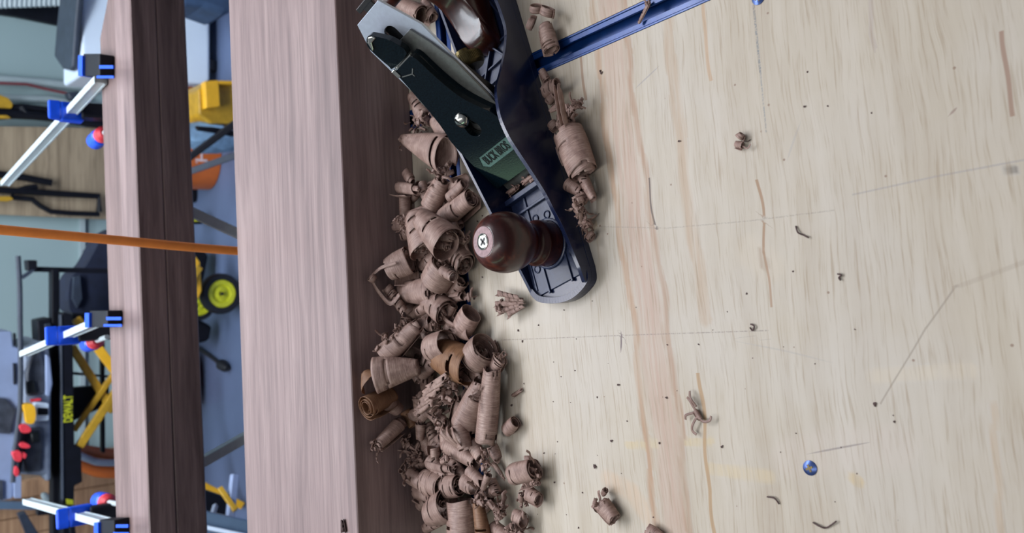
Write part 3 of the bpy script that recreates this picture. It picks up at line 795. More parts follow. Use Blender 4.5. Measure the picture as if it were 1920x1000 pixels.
def with_inner(seed, n=4, end=0, size=.6):
    """small tight curls sitting inside the mouth of a roll"""
    def f(bm, A, Bp, R0, R1):
        rnd = random.Random(seed); ax = (Bp - A); e = (Bp if end else A); R = (R1 if end else R0); d = ax.normalized(); e1, e2 = frame(d)
        for k in range(n):
            a_ = rnd.uniform(0, 6.28); c = e + (e1 * math.cos(a_) + e2 * math.sin(a_)) * R * .33 + d * (ax.length * (-.18 if end else .18))
            q = (d + Vector((rnd.uniform(-1, 1), rnd.uniform(-1, 1), rnd.uniform(-1, 1))) * .5).normalized()
            l = R * size * rnd.uniform(.4, .8)
            curl(bm, c - q * l, c + q * l, R * .28 * rnd.uniform(.6, 1.2), R * .22, turns=1.6, inner=.5, th=a_, rag=.2, seed=seed + k, nv=5, slits=1)
    return f
def add_frill(seed, n, R, at_end=1, size=.003):
    def f(bm, A, Bp, R0, R1): frill(bm, Bp if at_end else A, R, n, seed, size)
    return f

# hidden base of the heap: loose curls that fill it, seen only in its gaps
rb = random.Random(5)
for i in range(96):
    t = (i % 48) / 47; y = 345 + t * 640 + rb.uniform(-12, 12)
    x = 820 + 70 * t + rb.uniform(-45, 40) + (20 if y < 480 else 0)
    if i >= 48: x = 775 + 45 * t + rb.uniform(-25, 25) + (-12 if 560 < y < 830 else 0)
    z = rb.uniform(.004, .013) if i < 48 else rb.uniform(.010, .024); a = rb.uniform(0, PI); L = rb.uniform(14, 30)
    if y < 600 and x > 858: x = 850
    roll(x - L * math.cos(a), y - L * math.sin(a), x + L * math.cos(a), y + L * math.sin(a), rb.uniform(10, 17), rb.uniform(7, 14),
         'small walnut curl buried in the heap ' + next(w for lim, w in ((430, 'above the two big sheets'), (520, 'under the two big sheets'), (600, 'under the wide round ring shaving'), (680, 'under the tapering horn curl'), (760, 'under the corrugated clump'), (840, 'around the twisted rope curl'), (920, 'around the two ribbon bands'), (2000, 'around the broad flat shaving')) if y < lim), z=z, turns=rb.uniform(1.2, 2.4), inner=.5, th=rb.uniform(0, 6), helix=rb.choice((0, 0, .4)), group='curls buried in the heap')
# --- heap, upper end (between the board and the plane)
roll(772, 178, 795, 222, 12, 17, 'pale shaving strip beside the lever cap, farthest up the heap', z=.012, turns=1.1, inner=.8, th=2.2, rag=.1)
crumple(788, 232, 22, 26, 'crinkled clump of tiny curls above the wide shaving with two holes', z=.014, size=.0036)
roll(757, 262, 838, 292, 11, 39, 'wide smooth shaving with two small holes and a snout-like end', z=.022, turns=1.3, inner=.85, th=1.2, squash=.6, slits=2, extra=add_frill(3, 6, .004, 0, .0025))
roll(815, 225, 845, 262, 16, 24, 'smooth shaving tucked under the lever cap edge above the wide holed shaving', z=.012, turns=1.2, inner=.8, th=2, squash=.6)
crumple(826, 328, 17, 22, 'brown frizzy clump beneath the wide shaving with two holes', z=.018, size=.0034)
roll(829, 338, 806, 388, 17, 23, 'satin barrel curl standing left of the pale cut curls, near the plane', z=.017, turns=2.2, inner=.7, th=.4, rag=.1)
roll(832, 412, 884, 372, 23, 20, 'broad double curl with split end lying closest to the plane cheek', z=.013, turns=2.2, inner=.6, th=.8, rag=.08, extra=with_inner(11, 4, 1))
roll(842, 372, 868, 345, 12, 9, 'small squared curl touching the plane cheek above the knob', z=.018, turns=1.4, inner=.7, th=1)
roll(790, 345, 800, 375, 11, 9, 'thin open ring shaving at the left edge of the heap, below the frizzy clump', z=.016, turns=1.2, inner=.8, th=.6, rag=.2)
roll(806, 408, 842, 400, 13, 14, 'dark half hidden tube between the barrel curl and the big overlapping sheets', z=.012, turns=2, inner=.6)
crumple(757, 418, 17, 26, 'pale frizz of tiny curls on the left shoulder of the two big sheets', z=.03, size=.0027, elong=(.5, 1, .6))
roll(776, 404, 800, 470, 21, 38, 'large conical shaving sheet with a gaping mouth, outermost of the two big sheets', z=.026, turns=1.35, inner=.85, th=2.6, slits=5, rag=.07, extra=with_inner(21, 5, 1, .5))
roll(788, 410, 838, 462, 20, 33, 'large curved shaving sheet overlapping the conical one, nearer the knob', z=.034, turns=1.25, inner=.85, th=2.0, slits=4, rag=.06, extra=with_inner(25, 3, 1, .5))
roll(832, 448, 872, 498, 24, 24, 'tube shaving beside the knob with crumpled bits in its round mouth', z=.013, turns=2.2, inner=.72, th=1.4, extra=with_inner(31, 5, 1, .7))
roll(728, 508, 768, 488, 24, 31, 'left round roll with a dark open mouth and spiral inside, against the board', z=.028, turns=2.6, inner=.55, th=.3, extra=with_inner(35, 2, 1, .7))
roll(815, 532, 835, 498, 32, 30, 'wide round ring shaving facing up, in the middle of the upper heap', z=.022, turns=1.5, inner=.85, th=2.0, rag=.04, extra=with_inner(41, 4, 1, .8))
roll(828, 508, 850, 520, 10, 10, 'small bright ring curl inside the wide round ring shaving', z=.034, turns=1.3, inner=.8, th=.4, rag=.02)
roll(752, 548, 815, 545, 20, 26, 'short banded tube lying across the heap below the left round roll', z=.02, turns=2.0, inner=.75, th=2.4, rag=.05)
roll(694, 520, 702, 526, 10, 8, 'tiny round curl at the far left tip of the upper heap', z=.05, turns=1.6, inner=.6, extra=lambda bm, A, Bp, a, b: (strip(bm, [A, A + Vector((-.012, -.003, -.006)), A + Vector((-.022, -.012, -.012)), A + Vector((-.014, -.02, -.016))], .004), strip(bm, [A, A + Vector((.008, -.008, -.006)), A + Vector((.012, -.022, -.012))], .003)))
roll(722, 535, 762, 590, 11, 9, 'narrow twisted strand hanging down the board side from the upper heap', z=.03, turns=5, helix=.85, inner=.9, nv=5)
roll(755, 562, 772, 585, 15, 12, 'small cut cylinder at the left foot of the upper heap', z=.018, turns=1.6, inner=.7, th=1)
roll(800, 562, 835, 590, 20, 25, 'open curl with frills inside, where the upper heap meets the lower one', z=.02, turns=1.6, inner=.8, th=2.2, extra=with_inner(51, 5, 1, .7))
roll(838, 590, 850, 572, 14, 10, 'small leaning curl beside the blue track gap', z=.014, turns=1.8, inner=.6)
roll(868, 615, 884, 588, 24, 23, 'thin loop ribbon with the blue track showing through it', z=.012, turns=1.05, inner=.95, th=2.4, rag=.03, slits=0, extra=lambda bm, A, Bp, a, b: [strip(bm, [A + Vector((.0, .004 * k, .004)), A + Vector((.006 + .002 * k, .012 + .003 * k, .008)), A + Vector((.010, .020 + .003 * k, .006))], .003) for k in range(4)])
# --- heap, middle
roll(715, 672, 795, 600, 25, 13, 'long tapering ridged horn of shaving pointing to the upper heap', z=.03, turns=2.4, inner=.75, th=.5, helix=.25, slits=5, nv=12, extra=lambda bm, A, Bp, a, b: [frill(bm, A.lerp(Bp, q) + Vector((.0, .006, .008)), .005, 6, 60 + int(q * 10), .0022) for q in (.2, .45, .7)])
roll(704, 705, 785, 688, 33, 14, 'big funnel shaving with an amber lipped mouth against the board', z=.034, turns=1.4, inner=.9, th=2.9, rag=.03, extra=with_inner(71, 2, 0, .4))
roll(684, 700, 700, 722, 8, 27, 'curled amber lip wrapping the mouth of the big funnel', z=.045, turns=.55, inner=.9, th=2.5, m='amber', slits=0)
roll(686, 765, 735, 742, 24, 20, 'amber spiral roll farthest to the left of the heap', z=.04, turns=3.0, inner=.35, th=.8, m='amber', rag=.03, slits=1)
roll(712, 745, 745, 770, 18, 14, 'grey brown sheet draped behind the amber spiral roll', z=.03, turns=1.2, inner=.8, th=1.2)
roll(706, 838, 756, 790, 12, 17, 'slim tube with a frizzy end lying low against the board', z=.02, turns=2.2, inner=.7, th=1, helix=.2, extra=add_frill(75, 12, .006, 0, .0022))
roll(760, 772, 775, 800, 12, 9, 'small amber loop between the slim tube and the corrugated clump', z=.022, turns=1.3, inner=.85, m='amber', rag=.02)
roll(772, 690, 784, 715, 12, 10, 'pale little spiral scroll beside the funnel shaving', z=.022, turns=2.6, inner=.25, th=.5, rag=.02)
roll(786, 735, 800, 775, 12, 16, 'upright small tube left of the corrugated clump', z=.02, turns=2, inner=.6, helix=.3)
crumple(832, 738, 20, 18, 'corrugated clump of stacked crinkled ribs in the middle of the heap', z=.026, size=.0034, extra=lambda bm, c, R: [curl(bm, c + Vector((.016 - .004 * k, -.013 + .004 * k, .006)), c + Vector((.004 - .004 * k, .010 + .003 * k, .008)), .0032, .0028, turns=1.2, inner=.8, th=1.5, crink=.15, seed=80 + k, nv=10, rag=.2) for k in range(7)])
crumple(826, 790, 22, 28, 'rough frizz hanging under the corrugated clump', z=.02, size=.0027)
roll(808, 655, 838, 645, 26, 25, 'folded band of shaving bent like a buckle above the amber bowl', z=.026, turns=1.1, inner=.9, th=1.8, slits=2)
roll(825, 668, 882, 690, 30, 33, 'amber bowl shaped shaving lying open in the middle of the heap', z=.02, turns=.75, inner=.95, th=2.5, m='amber', slits=2)
roll(838, 688, 868, 705, 24, 20, 'pale curved sheet hugging the underside of the amber bowl', z=.018, turns=1.1, inner=.85, th=3.6)
roll(912, 650, 890, 672, 30, 30, 'round roll with a pale rim and crumpled filling at the right of the heap', z=.014, turns=1.6, inner=.88, th=1.2, rag=.04, extra=with_inner(91, 6, 1, .8))
roll(922, 700, 938, 672, 15, 18, 'square folded shaving with a frayed end, right edge of the heap', z=.011, turns=1.3, inner=.7, th=1, squash=.6, extra=add_frill(93, 6, .005, 1, .0022))
roll(922, 692, 910, 826, 19, 24, 'long banded cylinder of shaving lying at the right edge of the heap', z=.016, turns=2.8, inner=.8, th=1.1, nv=14, slits=9, rag=.05, extra=with_inner(95, 3, 1, .4))
roll(905, 715, 872, 792, 17, 28, 'cone shaving tucked behind the long banded cylinder', z=.015, turns=1.5, inner=.8, th=2.2, slits=4)
roll(862, 690, 850, 722, 10, 12, 'knobbly little curl below the amber bowl', z=.018, turns=1.5, inner=.6, rag=.2, extra=add_frill(97, 8, .006, 1, .0025))
roll(800, 792, 826, 855, 10, 11, 'tight twisted rope of shaving, left one of the pair under the rough frizz', z=.014, turns=8, helix=.9, inner=.95, nv=4, slits=0)
roll(834, 790, 836, 842, 14, 15, 'fat smooth sausage curl beside the twisted rope', z=.015, turns=2.4, inner=.6, rag=.03)
roll(838, 836, 893, 868, 19, 15, 'arched tube crossing under the long banded cylinder', z=.015, turns=2.2, inner=.65, slits=4, th=.5)
roll(858, 800, 872, 842, 20, 15, 'pale looping band lifted off the heap below the cone shaving', z=.022, turns=1.0, inner=.9, th=.5, rag=.03, extra=lambda bm, A, Bp, a, b: [strip(bm, [A + Vector((0, .006 * k, .006)), A.lerp(Bp, .5) + Vector((.002, .008 * k - .004, .010)), Bp + Vector((0, .002 * k, .002))], .0035) for k in range(3)])
roll(885, 832, 902, 858, 14, 14, 'short banded ring under the mouth of the long cylinder', z=.015, turns=2, inner=.7)
crumple(912, 868, 12, 30, 'yellowish chain of tiny frizz below the mouth of the long cylinder', z=.022, size=.0021, elong=(2.2, .6, .5))
roll(950, 808, 966, 792, 15, 13, 'two flat loops on the bare bench right of the long cylinder', z=.007, turns=1.6, inner=.7, th=1, rag=.03, slits=0)
roll(922, 838, 934, 862, 14, 10, 'brown crumpled curl beside the frizz chain', z=.012, turns=1.8, inner=.5, rag=.2)
# --- heap, lower end
crumple(780, 862, 18, 28, 'curly tuft at the upper left of the lowest heap', z=.022, size=.0032)
roll(806, 862, 838, 895, 17, 15, 'short satin curl right of the curly tuft', z=.018, turns=2, inner=.6)
roll(766, 892, 790, 908, 17, 14, 'ring curl leaning on the board at the left of the lowest heap', z=.026, turns=1.8, inner=.6, th=1.5)
roll(782, 920, 812, 930, 17, 16, 'short tube below the leaning ring curl', z=.02, turns=2, inner=.6, th=1.2)
roll(795, 905, 812, 912, 25, 24, 'S-shaped ribbon band, first of the two bands in the lowest heap', z=.022, turns=1.2, inner=.8, th=.8)
roll(815, 908, 832, 914, 27, 26, 'broad ribbon band, second of the two bands in the lowest heap', z=.02, turns=1.3, inner=.8, th=.8)
roll(838, 915, 862, 912, 25, 22, 'dark mouthed roll beside the broad ribbon band', z=.018, turns=2.4, inner=.5, th=1, extra=with_inner(101, 3, 1, .7))
roll(786, 950, 800, 938, 12, 13, 'stubby tight curl at the lower left foot of the heap', z=.016, turns=2.2, inner=.5)
roll(808, 965, 842, 948, 24, 32, 'curved hood of shaving over the tall flat band, lower heap', z=.022, turns=1.3, inner=.85, th=2.4, extra=with_inner(103, 2, 1, .5))
roll(862, 938, 866, 1030, 33, 34, 'broad flat banded shaving running off the bottom of the photo', z=.018, turns=1.5, inner=.85, th=.8, squash=.7, nv=14, slits=7)
roll(896, 945, 908, 1020, 13, 19, 'amber sided tall curl right of the broad flat band', z=.02, turns=1.4, inner=.8, m='amber')
roll(870, 905, 888, 915, 17, 15, 'pale ring with a dark middle above the tall amber sided curl', z=.02, turns=1.3, inner=.8, th=2, rag=.05)
roll(880, 885, 905, 908, 15, 12, 'torn curl at the end of the frizz chain', z=.018, turns=1.5, inner=.6, rag=.2, extra=add_frill(105, 8, .007, 1, .0026))
roll(915, 890, 905, 918, 9, 6, 'thin pointed curl hanging off the frizz chain', z=.02, turns=2, inner=.6)
roll(922, 865, 948, 902, 5, 4, 'dark thin stick-like roll crossing the bare patch of bench in the lower heap', z=.006, turns=3, inner=.5, helix=.4, nv=5)
roll(920, 898, 930, 925, 11, 13, 'dark brown leaf of shaving behind the frizz chain', z=.012, turns=1.1, inner=.7, rag=.15)
roll(962, 892, 1002, 880, 24, 21, 'chunky faceted curl with torn layers at the right of the lower heap', z=.012, turns=2.2, inner=.7, crink=.05, rag=.12, extra=add_frill(107, 8, .008, 1, .0028))
roll(990, 925, 1010, 938, 18, 15, 'rounded curl right below the chunky faceted one', z=.009, turns=1.8, inner=.6)
crumple(985, 938, 13, 18, 'crumbly frizz between the chunky curl and the bottom of the photo', z=.008, size=.0026)
crumple(937, 962, 17, 20, 'split feathery shaving with torn fingers in the lower heap', z=.014, size=.0034, elong=(1, .6, .6))
roll(965, 968, 982, 978, 15, 17, 'banded small roll at the lower right of the heap', z=.01, turns=1.6, inner=.7)
crumple(975, 995, 18, 26, 'loose frizz cut by the bottom of the photo', z=.008, size=.0027)
roll(925, 990, 955, 1010, 16, 13, 'half hidden curl at the bottom of the photo beside the amber sided curl', z=.012, turns=1.6, inner=.6)
# --- shavings on the far side of the plane's near cheek
roll(1022, 48, 1034, 94, 15, 18, 'barrel shaving standing on the short blue track', z=.009, turns=2.4, inner=.65, slits=5, extra=lambda bm, A, Bp, a, b: (curl(bm, A + Vector((.006, -.003, .002)), A + Vector((.011, -.006, .003)), .0065, .006, 1.3, .8, seed=201, nv=5, slits=0, rag=.02), curl(bm, A + Vector((.010, .005, .004)), A + Vector((.014, .003, .006)), .0055, .005, 1.2, .8, seed=202, nv=5, slits=0, rag=.02), curl(bm, A + Vector((.002, .009, .003)), A + Vector((.004, .012, .006)), .005, .004, 1.2, .8, seed=203, nv=5, slits=0, rag=.02)))
roll(1015, 132, 1026, 152, 8, 9, 'small folded scrap against the near cheek of the plane', z=.008, turns=1.2, inner=.7)
roll(1022, 172, 1045, 160, 16, 14, 'pair of ring curls against the near cheek of the plane', z=.010, turns=1.6, inner=.7, th=2, extra=with_inner(205, 3, 0, .8))
roll(1028, 192, 1040, 178, 11, 10, 'little rosette curl under the pair of ring curls', z=.009, turns=2.4, inner=.35, extra=with_inner(207, 2, 0, .8))
def arch(bm, c, R):
    for dx, w in ((0, .005), (.004, .004)):
        strip(bm, [c + Vector((.018, .008 + dx, -.002)), c + Vector((.020, -.004 + dx, .010)), c + Vector((.010, -.008 + dx, .012)), c + Vector((-.004, -.008 + dx, .008)), c + Vector((-.012, -.006 + dx, 0))], w, side=(0, 1, 0))
crumple(1060, 222, 20, 28, 'tangle of narrow ribbons with an arching band above the wide ridged roll', z=.012, size=.0036, extra=arch)
crumple(1082, 197, 11, 16, 'spiky crumb of frizz beside the arching ribbon tangle', z=.012, size=.0022, elong=(1, .5, 1))
roll(1034, 232, 1042, 242, 11, 9, 'small open hook curl left of the ribbon tangle', z=.008, turns=.9, inner=.9, rag=.02, slits=0)
roll(1062, 246, 1096, 332, 33, 30, 'widest ridged roll of shaving lying along the plane side', z=.0125, turns=2.6, inner=.85, th=.9, helix=.12, nv=16, slits=12, rag=.08, squash=.85)
roll(1060, 258, 1072, 300, 26, 22, 'inner layered sheet poking out of the left side of the widest ridged roll', z=.010, turns=1.3, inner=.8, nv=10, slits=4)
roll(1066, 346, 1090, 362, 15, 10, 'cup shaped curl under the widest ridged roll', z=.009, turns=1.7, inner=.7, th=1.4)
roll(1092, 332, 1112, 372, 13, 9, 'folded wedge of shaving right of the cup shaped curl', z=.010, turns=1.1, inner=.7, crink=.06, rag=.15)
crumple(1093, 385, 15, 20, 'crumpled pleated strand trailing from the widest ridged roll', z=.009, size=.0036, elong=(1.5, .5, .5))
crumple(1103, 418, 11, 20, 'loose frizz near the toe of the plane', z=.006, size=.0025, elong=(1.3, .7, .5))
roll(1104, 440, 1110, 446, 11, 10, 'tiny wire-thin spiral at the tip of the trail beside the plane toe', z=.006, turns=3, inner=.3, rag=.02, nv=3, slits=0)
# --- shaving at the toe of the plane
def straws(bm, A, Bp, a, b):
    for k, (dx, dy) in enumerate(((.0, .006), (-.004, .003), (.003, -.004), (-.005, -.006), (.006, .001))):
        curl(bm, A + Vector((dx * 1.6, dy * 1.6, .001 * k)), Bp + Vector((dx * .5, dy * .5, .001 * k)), .0022, .0014, turns=4, helix=.8, inner=.9, seed=300 + k, nv=4, slits=0)
    frill(bm, A, .006, 9, 310, .0022)
roll(938, 572, 985, 566, 7, 5, 'bundle of thin straw-like curls poking out from under the toe of the plane', z=.005, turns=3, helix=.6, inner=.8, nv=5, extra=straws)
# --- strays on the bare bench
roll(1198, 44, 1216, 8, 4, 5, 'thin splinter shaving near the end of the short blue track', z=.002, turns=1.4, inner=.5, squash=.5, extra=add_frill(321, 4, .002, 1, .0016))
roll(1379, 270, 1392, 273, 7, 8, 'single tiny knotted curl alone in the middle of the bare bench', z=.0025, turns=1.6, inner=.6, extra=lambda bm, A, Bp, a, b: (curl(bm, A + Vector((.003, -.003, .001)), A + Vector((.005, -.005, .001)), .0032, .0022, 1.5, .6, seed=331, nv=5, slits=0, rag=.02), strip(bm, [Bp, Bp + Vector((-.002, -.003, 0)), Bp + Vector((0, -.006, .001))], .0009)))
def legs(bm, A, Bp, a, b):
    c = A.lerp(Bp, .5)
    for q in ([(0, 0, 0), (-.003, -.004, .001), (-.002, -.009, .001), (.001, -.010, .001)], [(0, 0, 0), (-.006, .003, .001), (-.010, .004, 0), (-.012, .001, 0)],
              [(.003, .002, 0), (.008, .005, .001), (.010, .008, 0)], [(.005, .001, 0), (.010, .004, .002), (.014, .006, 0)], [(.001, .003, 0), (-.001, .008, .001), (-.004, .009, 0)]):
        strip(bm, [c + Vector(k) for k in q], .0016)
roll(1303, 770, 1314, 788, 6, 5, 'spidery tangle of thin shaving lying over a brown grain streak', z=.0025, turns=1.6, inner=.6, rag=.15, extra=legs)
roll(1128, 945, 1152, 975, 19, 16, 'lone chunky shaving near the bottom of the photo, right of the heap', z=.007, turns=2.6, inner=.6, crink=.04, squash=.75, rag=.15, extra=add_frill(341, 7, .006, 0, .0024))
roll(1215, 996, 1240, 1012, 16, 14, 'ragged shaving cut off by the photo bottom, right of the lone chunky one', z=.005, turns=1.8, inner=.6, rag=.15, squash=.7)
roll(962, 742, 977, 732, 4, 3, 'small dark twisted crumb on the bench right of the heap', z=.002, turns=2, inner=.6, rag=.2, nv=4, slits=0)
def thread(pts, label, w=.0005):
    P = [at(x, y, .0006 + .0008 * (i % 2)) for i, (x, y) in enumerate(pts)]; bm = B(); bm.loops.layers.uv.verify()
    strip(bm, P, w * 1.6); o = mk('wood_thread', bm, M['crumb'], origin=(P[0].x, P[0].y, 0), solid=.0004); tag(o, label, 'wood thread')
thread([(1492, 424), (1496, 436), (1506, 441), (1516, 446)], 'wavy brown hair-thin thread on the bench above the screw, near the photo centre right')
thread([(1570, 514), (1577, 516), (1573, 521), (1576, 526)], 'tiny looped thread shaving lower right of the wavy one')
thread([(1438, 932), (1452, 935), (1461, 946)], 'dark curved thread on the bench lower left of the blue screw')
thread([(1524, 980), (1538, 988), (1550, 990), (1568, 978)], 'S-shaped thread at the bottom of the photo below the blue screw')
thread([(1407, 608), (1414, 612), (1411, 620), (1406, 614)], 'small closed loop of thread at the end of the long pencil line')
thread([(1100, 536), (1106, 540), (1112, 537)], 'short dark thread hooked beside the toe of the plane', .0004)
thread([(1384, 255), (1398, 266), (1407, 262)], 'hair-thin thread trailing from the tiny knotted curl', .0003)
rc = random.Random(9)
spots = [(1128, 137, 3), (1126, 133, 3), (1116, 875, 4), (1147, 827, 3), (1176, 790, 2), (1641, 758, 4), (1677, 791, 3), (1354, 838, 3), (1310, 646, 2), (1603, 618, 2), (1160, 722, 3), (1250, 746, 3), (1237, 831, 3), (1120, 745, 2), (1400, 551, 2), (1487, 509, 2),
         (1509, 200, 3), (1274, 265, 3), (1552, 199, 2), (1514, 135, 1.5), (1634, 212, 1.5), (896, 415, 2.5), (890, 560, 3), (905, 405, 2), (972, 620, 2.5), (980, 640, 2), (905, 520, 2), (1010, 610, 2), (960, 760, 3), (1020, 850, 2), (1040, 905, 2), (1085, 990, 2)]
crumb0 = None
for i in range(70):
    if i < len(spots): x, y, r = spots[i]
    else:
        x = rc.choice((rc.uniform(895, 1130), rc.uniform(1000, 1700))); y = rc.uniform(560, 990); r = rc.uniform(.8, 1.6)
    p = at(x, y); s = r * px_m(x, y, 0)
    if crumb0 is None:
        bm = B(); bmesh.ops.create_icosphere(bm, subdivisions=1, radius=1)
        for v in bm.verts: v.co *= 1 + rc.uniform(-.3, .3)
        o = mk('sawdust_crumb', bm, M['crumb'], world=False); crumb0 = o
    else: o = crumb0.copy(); COL.objects.link(o)
    o.location = (p.x, p.y, s * .45); o.scale = (s * rc.uniform(.7, 1.5), s * rc.uniform(.6, 1.2), s * .5); o.rotation_euler = (0, 0, rc.uniform(0, 3))
    tag(o, 'tiny sawdust crumb on the bench ' + ('between the plane and the long pencil line' if y < 625 and x < 1130 else 'right of the shaving heap' if x < 1130 else 'in the upper bare half of the bench' if y < 500 else 'scattered near the reddish grain band' if x < 1330 else 'on the bare bench around the blue screw'), 'sawdust crumb', 'sawdust crumbs on the bench')
# bark-like knot scrap on the big board
p = at(648, 990, HB); bm = B(); curl(bm, p + Vector((-.003, 0, .002)), p + Vector((.006, .002, .002)), .0028, .0018, 1.5, .6, seed=400, nv=5, slits=1, rag=.2)
tag(mk('wood_chip', bm, M['crumb'], origin=(p.x, p.y, HB), solid=.0005), 'dark chip stuck on the front edge of the big walnut board', 'wood chip')

# ------------------------------------------------------------------ bar clamps on the far stack
def bar_clamp(label, pad, b0, b1, jaw, armx, knobp, zc=.0835):
    """pad: photo box of the fixed head; b0,b1: bar ends; jaw: photo box of the sliding jaw; armx: how far its arm drops"""
    A = at(*b0, zc); E = at(*b1, zc); d = (E - A).normalized()
    sd = d.cross(Vector((0, 0, 1)))
    t = thing('bar_clamp', label, 'clamp', (A.x, A.y, HB + .002))
    bm = B(); add_bar(bm, A + d * .002, E, .0085, .0170); mk('bar', bm, M['alu'], t, bevel=.0008)
    bm = B()
    for (u0, u1) in ((-.0085, -.0065), (.0065, .0085)):
        add_bar(bm, A + d * .002 + Vector((0, 0, u1 * .9)), E + Vector((0, 0, u1 * .9)), .0105, .0022)
    mk('bar_flange', bm, M['alu'], t)
    (x0, y0, x1, y1) = pad
    q = [at(x0, y0, .0735), at(x1, y0, .0735), at(x1, y1, .0735), at(x0, y1, .0735)]
    bm = B(); add_prism(bm, q, (0, 0, .020)); hd = mk('fixed_head', bm, M['black'], t, bevel=.002)
    bm = B(); ym = (y0 + y1) / 2
    q2 = [at(x0 + 6, ym - 3, .0945), at(x1, ym - 3, .0945), at(x1, ym + 3, .0945), at(x0 + 6, ym + 3, .0945)]
    add_prism(bm, q2, (0, 0, .002)); mk('blue_stripe', bm, M['clamp_blue'], hd)
    bm = B()
    q3 = [at(x0 - 4, y0 + 4, .0735), at(x0 + 4, y0 + 4, .0735), at(x0 + 4, y1, .0735), at(x0 - 4, y1, .0735)]
    add_prism(bm, q3, (0, 0, .024)); mk('blue_plate', bm, M['clamp_blue'], hd, bevel=.0005)
    bm = B()
    q4 = [at(x0, y1 - 5, .0945), at(x1, y1 - 5, .0945), at(x1, y1, .0945), at(x0, y1, .0945)]
    add_prism(bm, q4, (0, 0, .0015))
    mk('blue_trim', bm, M['clamp_blue'], hd, bevel=.0005)
    # sliding jaw: blue collar on the bar, black arm dropping from it, blue and red screw handle
    jx, jy = jaw; J = at(jx, jy, zc); s = (J - A).length; J = A + d * s
    bm = B()
    add_bar(bm, J - d * .008, J + d * .012, .030, .034)
    add_prism(bm, [J + sd * -.015 + d * .010 + Vector((0, 0, .015)), J + sd * -.015 - d * .008 + Vector((0, 0, .015)), J + sd * -.015 - d * .006 + Vector((0, 0, .034)), J + sd * -.015 + d * .000 + Vector((0, 0, .034))], sd * .030)
    jw = mk('sliding_jaw', bm, M['clamp_blue'], t, bevel=.003)
    bm = B()
    add_bar(bm, J - d * .010 + Vector((0, 0, -.012)), J - d * .030 + Vector((0, 0, -.012 - armx)), .024, .026, d)
    mk('jaw_arm', bm, M['black'], jw, bevel=.003)
    K = J - d * .034 + Vector((0, 0, -armx * .55)) + sd * knobp
    bm = B(); add_tube(bm, [K - d * .03, K + d * .05], .004, 10); mk('screw', bm, M['alu'], jw)
    bm = B(); add_tube(bm, [K + d * .045, K + d * .052, K + d * .085, K + d * .094], [.008, .014, .014, .009], 14); hn = mk('handle', bm, M['clamp_blue'], jw, smooth=True)
    bm = B(); add_tube(bm, [K + d * .028, K + d * .034, K + d * .046, K + d * .05], [.007, .013, .013, .008], 14); mk('red_collar', bm, M['red'], hn, smooth=True)
    return t
bar_clamp('blue bar clamp with bright bar on the stack, nearest the top of the photo', (183, 105, 215, 147), (190, 150), (10, 345), (135, 235), .085, -.03)
bar_clamp('blue bar clamp in the middle of the three on the stack, before the navy bag', (196, 582, 230, 613), (200, 598), (46, 664), (128, 630), .075, -.012)
bar_clamp('blue bar clamp at the end of the stack, cut by the bottom of the photo', (214, 970, 243, 1003), (222, 986), (52, 940), (150, 966), .075, .012)

# ------------------------------------------------------------------ background: helpers
def slab(bm, poly, Y, depth):
    add_prism(bm, [atY(x, y, Y) for x, y in poly], (0, depth, 0))
def base_of(poly, Y):
    P = [atY(x, y, Y) for x, y in poly]; return ((min(p.x for p in P) + max(p.x for p in P)) / 2, Y, min(p.z for p in P))
def tubeY(bm, pts, Y, r, seg=10):
    P = []
    for q in pts:
        P.append(atY(q[0], q[1], q[2] if len(q) > 2 else Y))
    add_tube(bm, P, r, seg)
def down_to_floor(x, y, Y):
    p = atY(x, y, Y); return Vector((p.x, p.y, FLOOR))
def boxed(name, label, cat, poly, Y, depth, m, bevel=.01, group=None):
    bm = B(); slab(bm, poly, Y, depth); return tag(mk(name, bm, m, origin=base_of(poly, Y), bevel=bevel), label, cat, group)

# orange air line hanging between the two boards
bm = B(); P = [at(-60, 425, .60), atY(0, 431, .96), atY(200, 449, .955), atY(435, 470, .95), atY(640, 480, .94), atY(760, 482, .93)]
P[0] = atY(-160, 415, .965)
pz = P[-1].z
add_tube(bm, smooth_pts([Vector((P[0].x + (P[0].x - P[1].x) * 1.5, .97, P[0].z + (P[0].z - P[1].z) * 1.5))] + P, 5), .0052, 12)
tag(mk('hose', bm, M['hose'], origin=P[-1], smooth=True), 'orange hose hanging down between the two walnut boards', 'hose')
# steel trestles carrying the far stack
def trestle(label, x_world, legs):
    t = thing('trestle', label, 'trestle', (x_world, 1.15, FLOOR))
    yb = 1.1162 + .1166 * x_world
    bm = B(); add_box(bm, x_world - .02, x_world + .02, yb + .10, yb + .149, -.03, -.0006); mk('top_rail', bm, M['leg_grey'], t, bevel=.002)
    for (p, q) in legs[:1]:
        bm = B(); add_bar(bm, p, q, .014, .014, (0, 1, 0)); mk('leg', bm, M['alu'], t, bevel=.001)
    return t
LA = atY(352, 384, 1.15); LB = atY(436, 424, 1.135)
dl = (LB - LA); k_ = (FLOOR - LA.z) / dl.z
trestle('blue grey steel trestle holding up the walnut stack near the orange hose', LA.x + .01, [(LA + Vector((0, .06, -.012)), LA + dl * k_), (Vector((LA.x, LA.y + .12, -.02)), Vector((LA.x + .05, LA.y + .35, FLOOR)))])
LA = atY(383, 890, 1.12); LB = atY(450, 850, 1.105); dl = (LB - LA); k_ = (FLOOR - LA.z) / dl.z
t2 = trestle('blue grey steel trestle under the walnut stack, nearest the bottom of the photo', LA.x - .01, [(LA + Vector((0, .06, -.012)), LA + dl * k_), (Vector((LA.x - .02, LA.y + .12, -.02)), Vector((LA.x - .08, LA.y + .35, FLOOR)))])

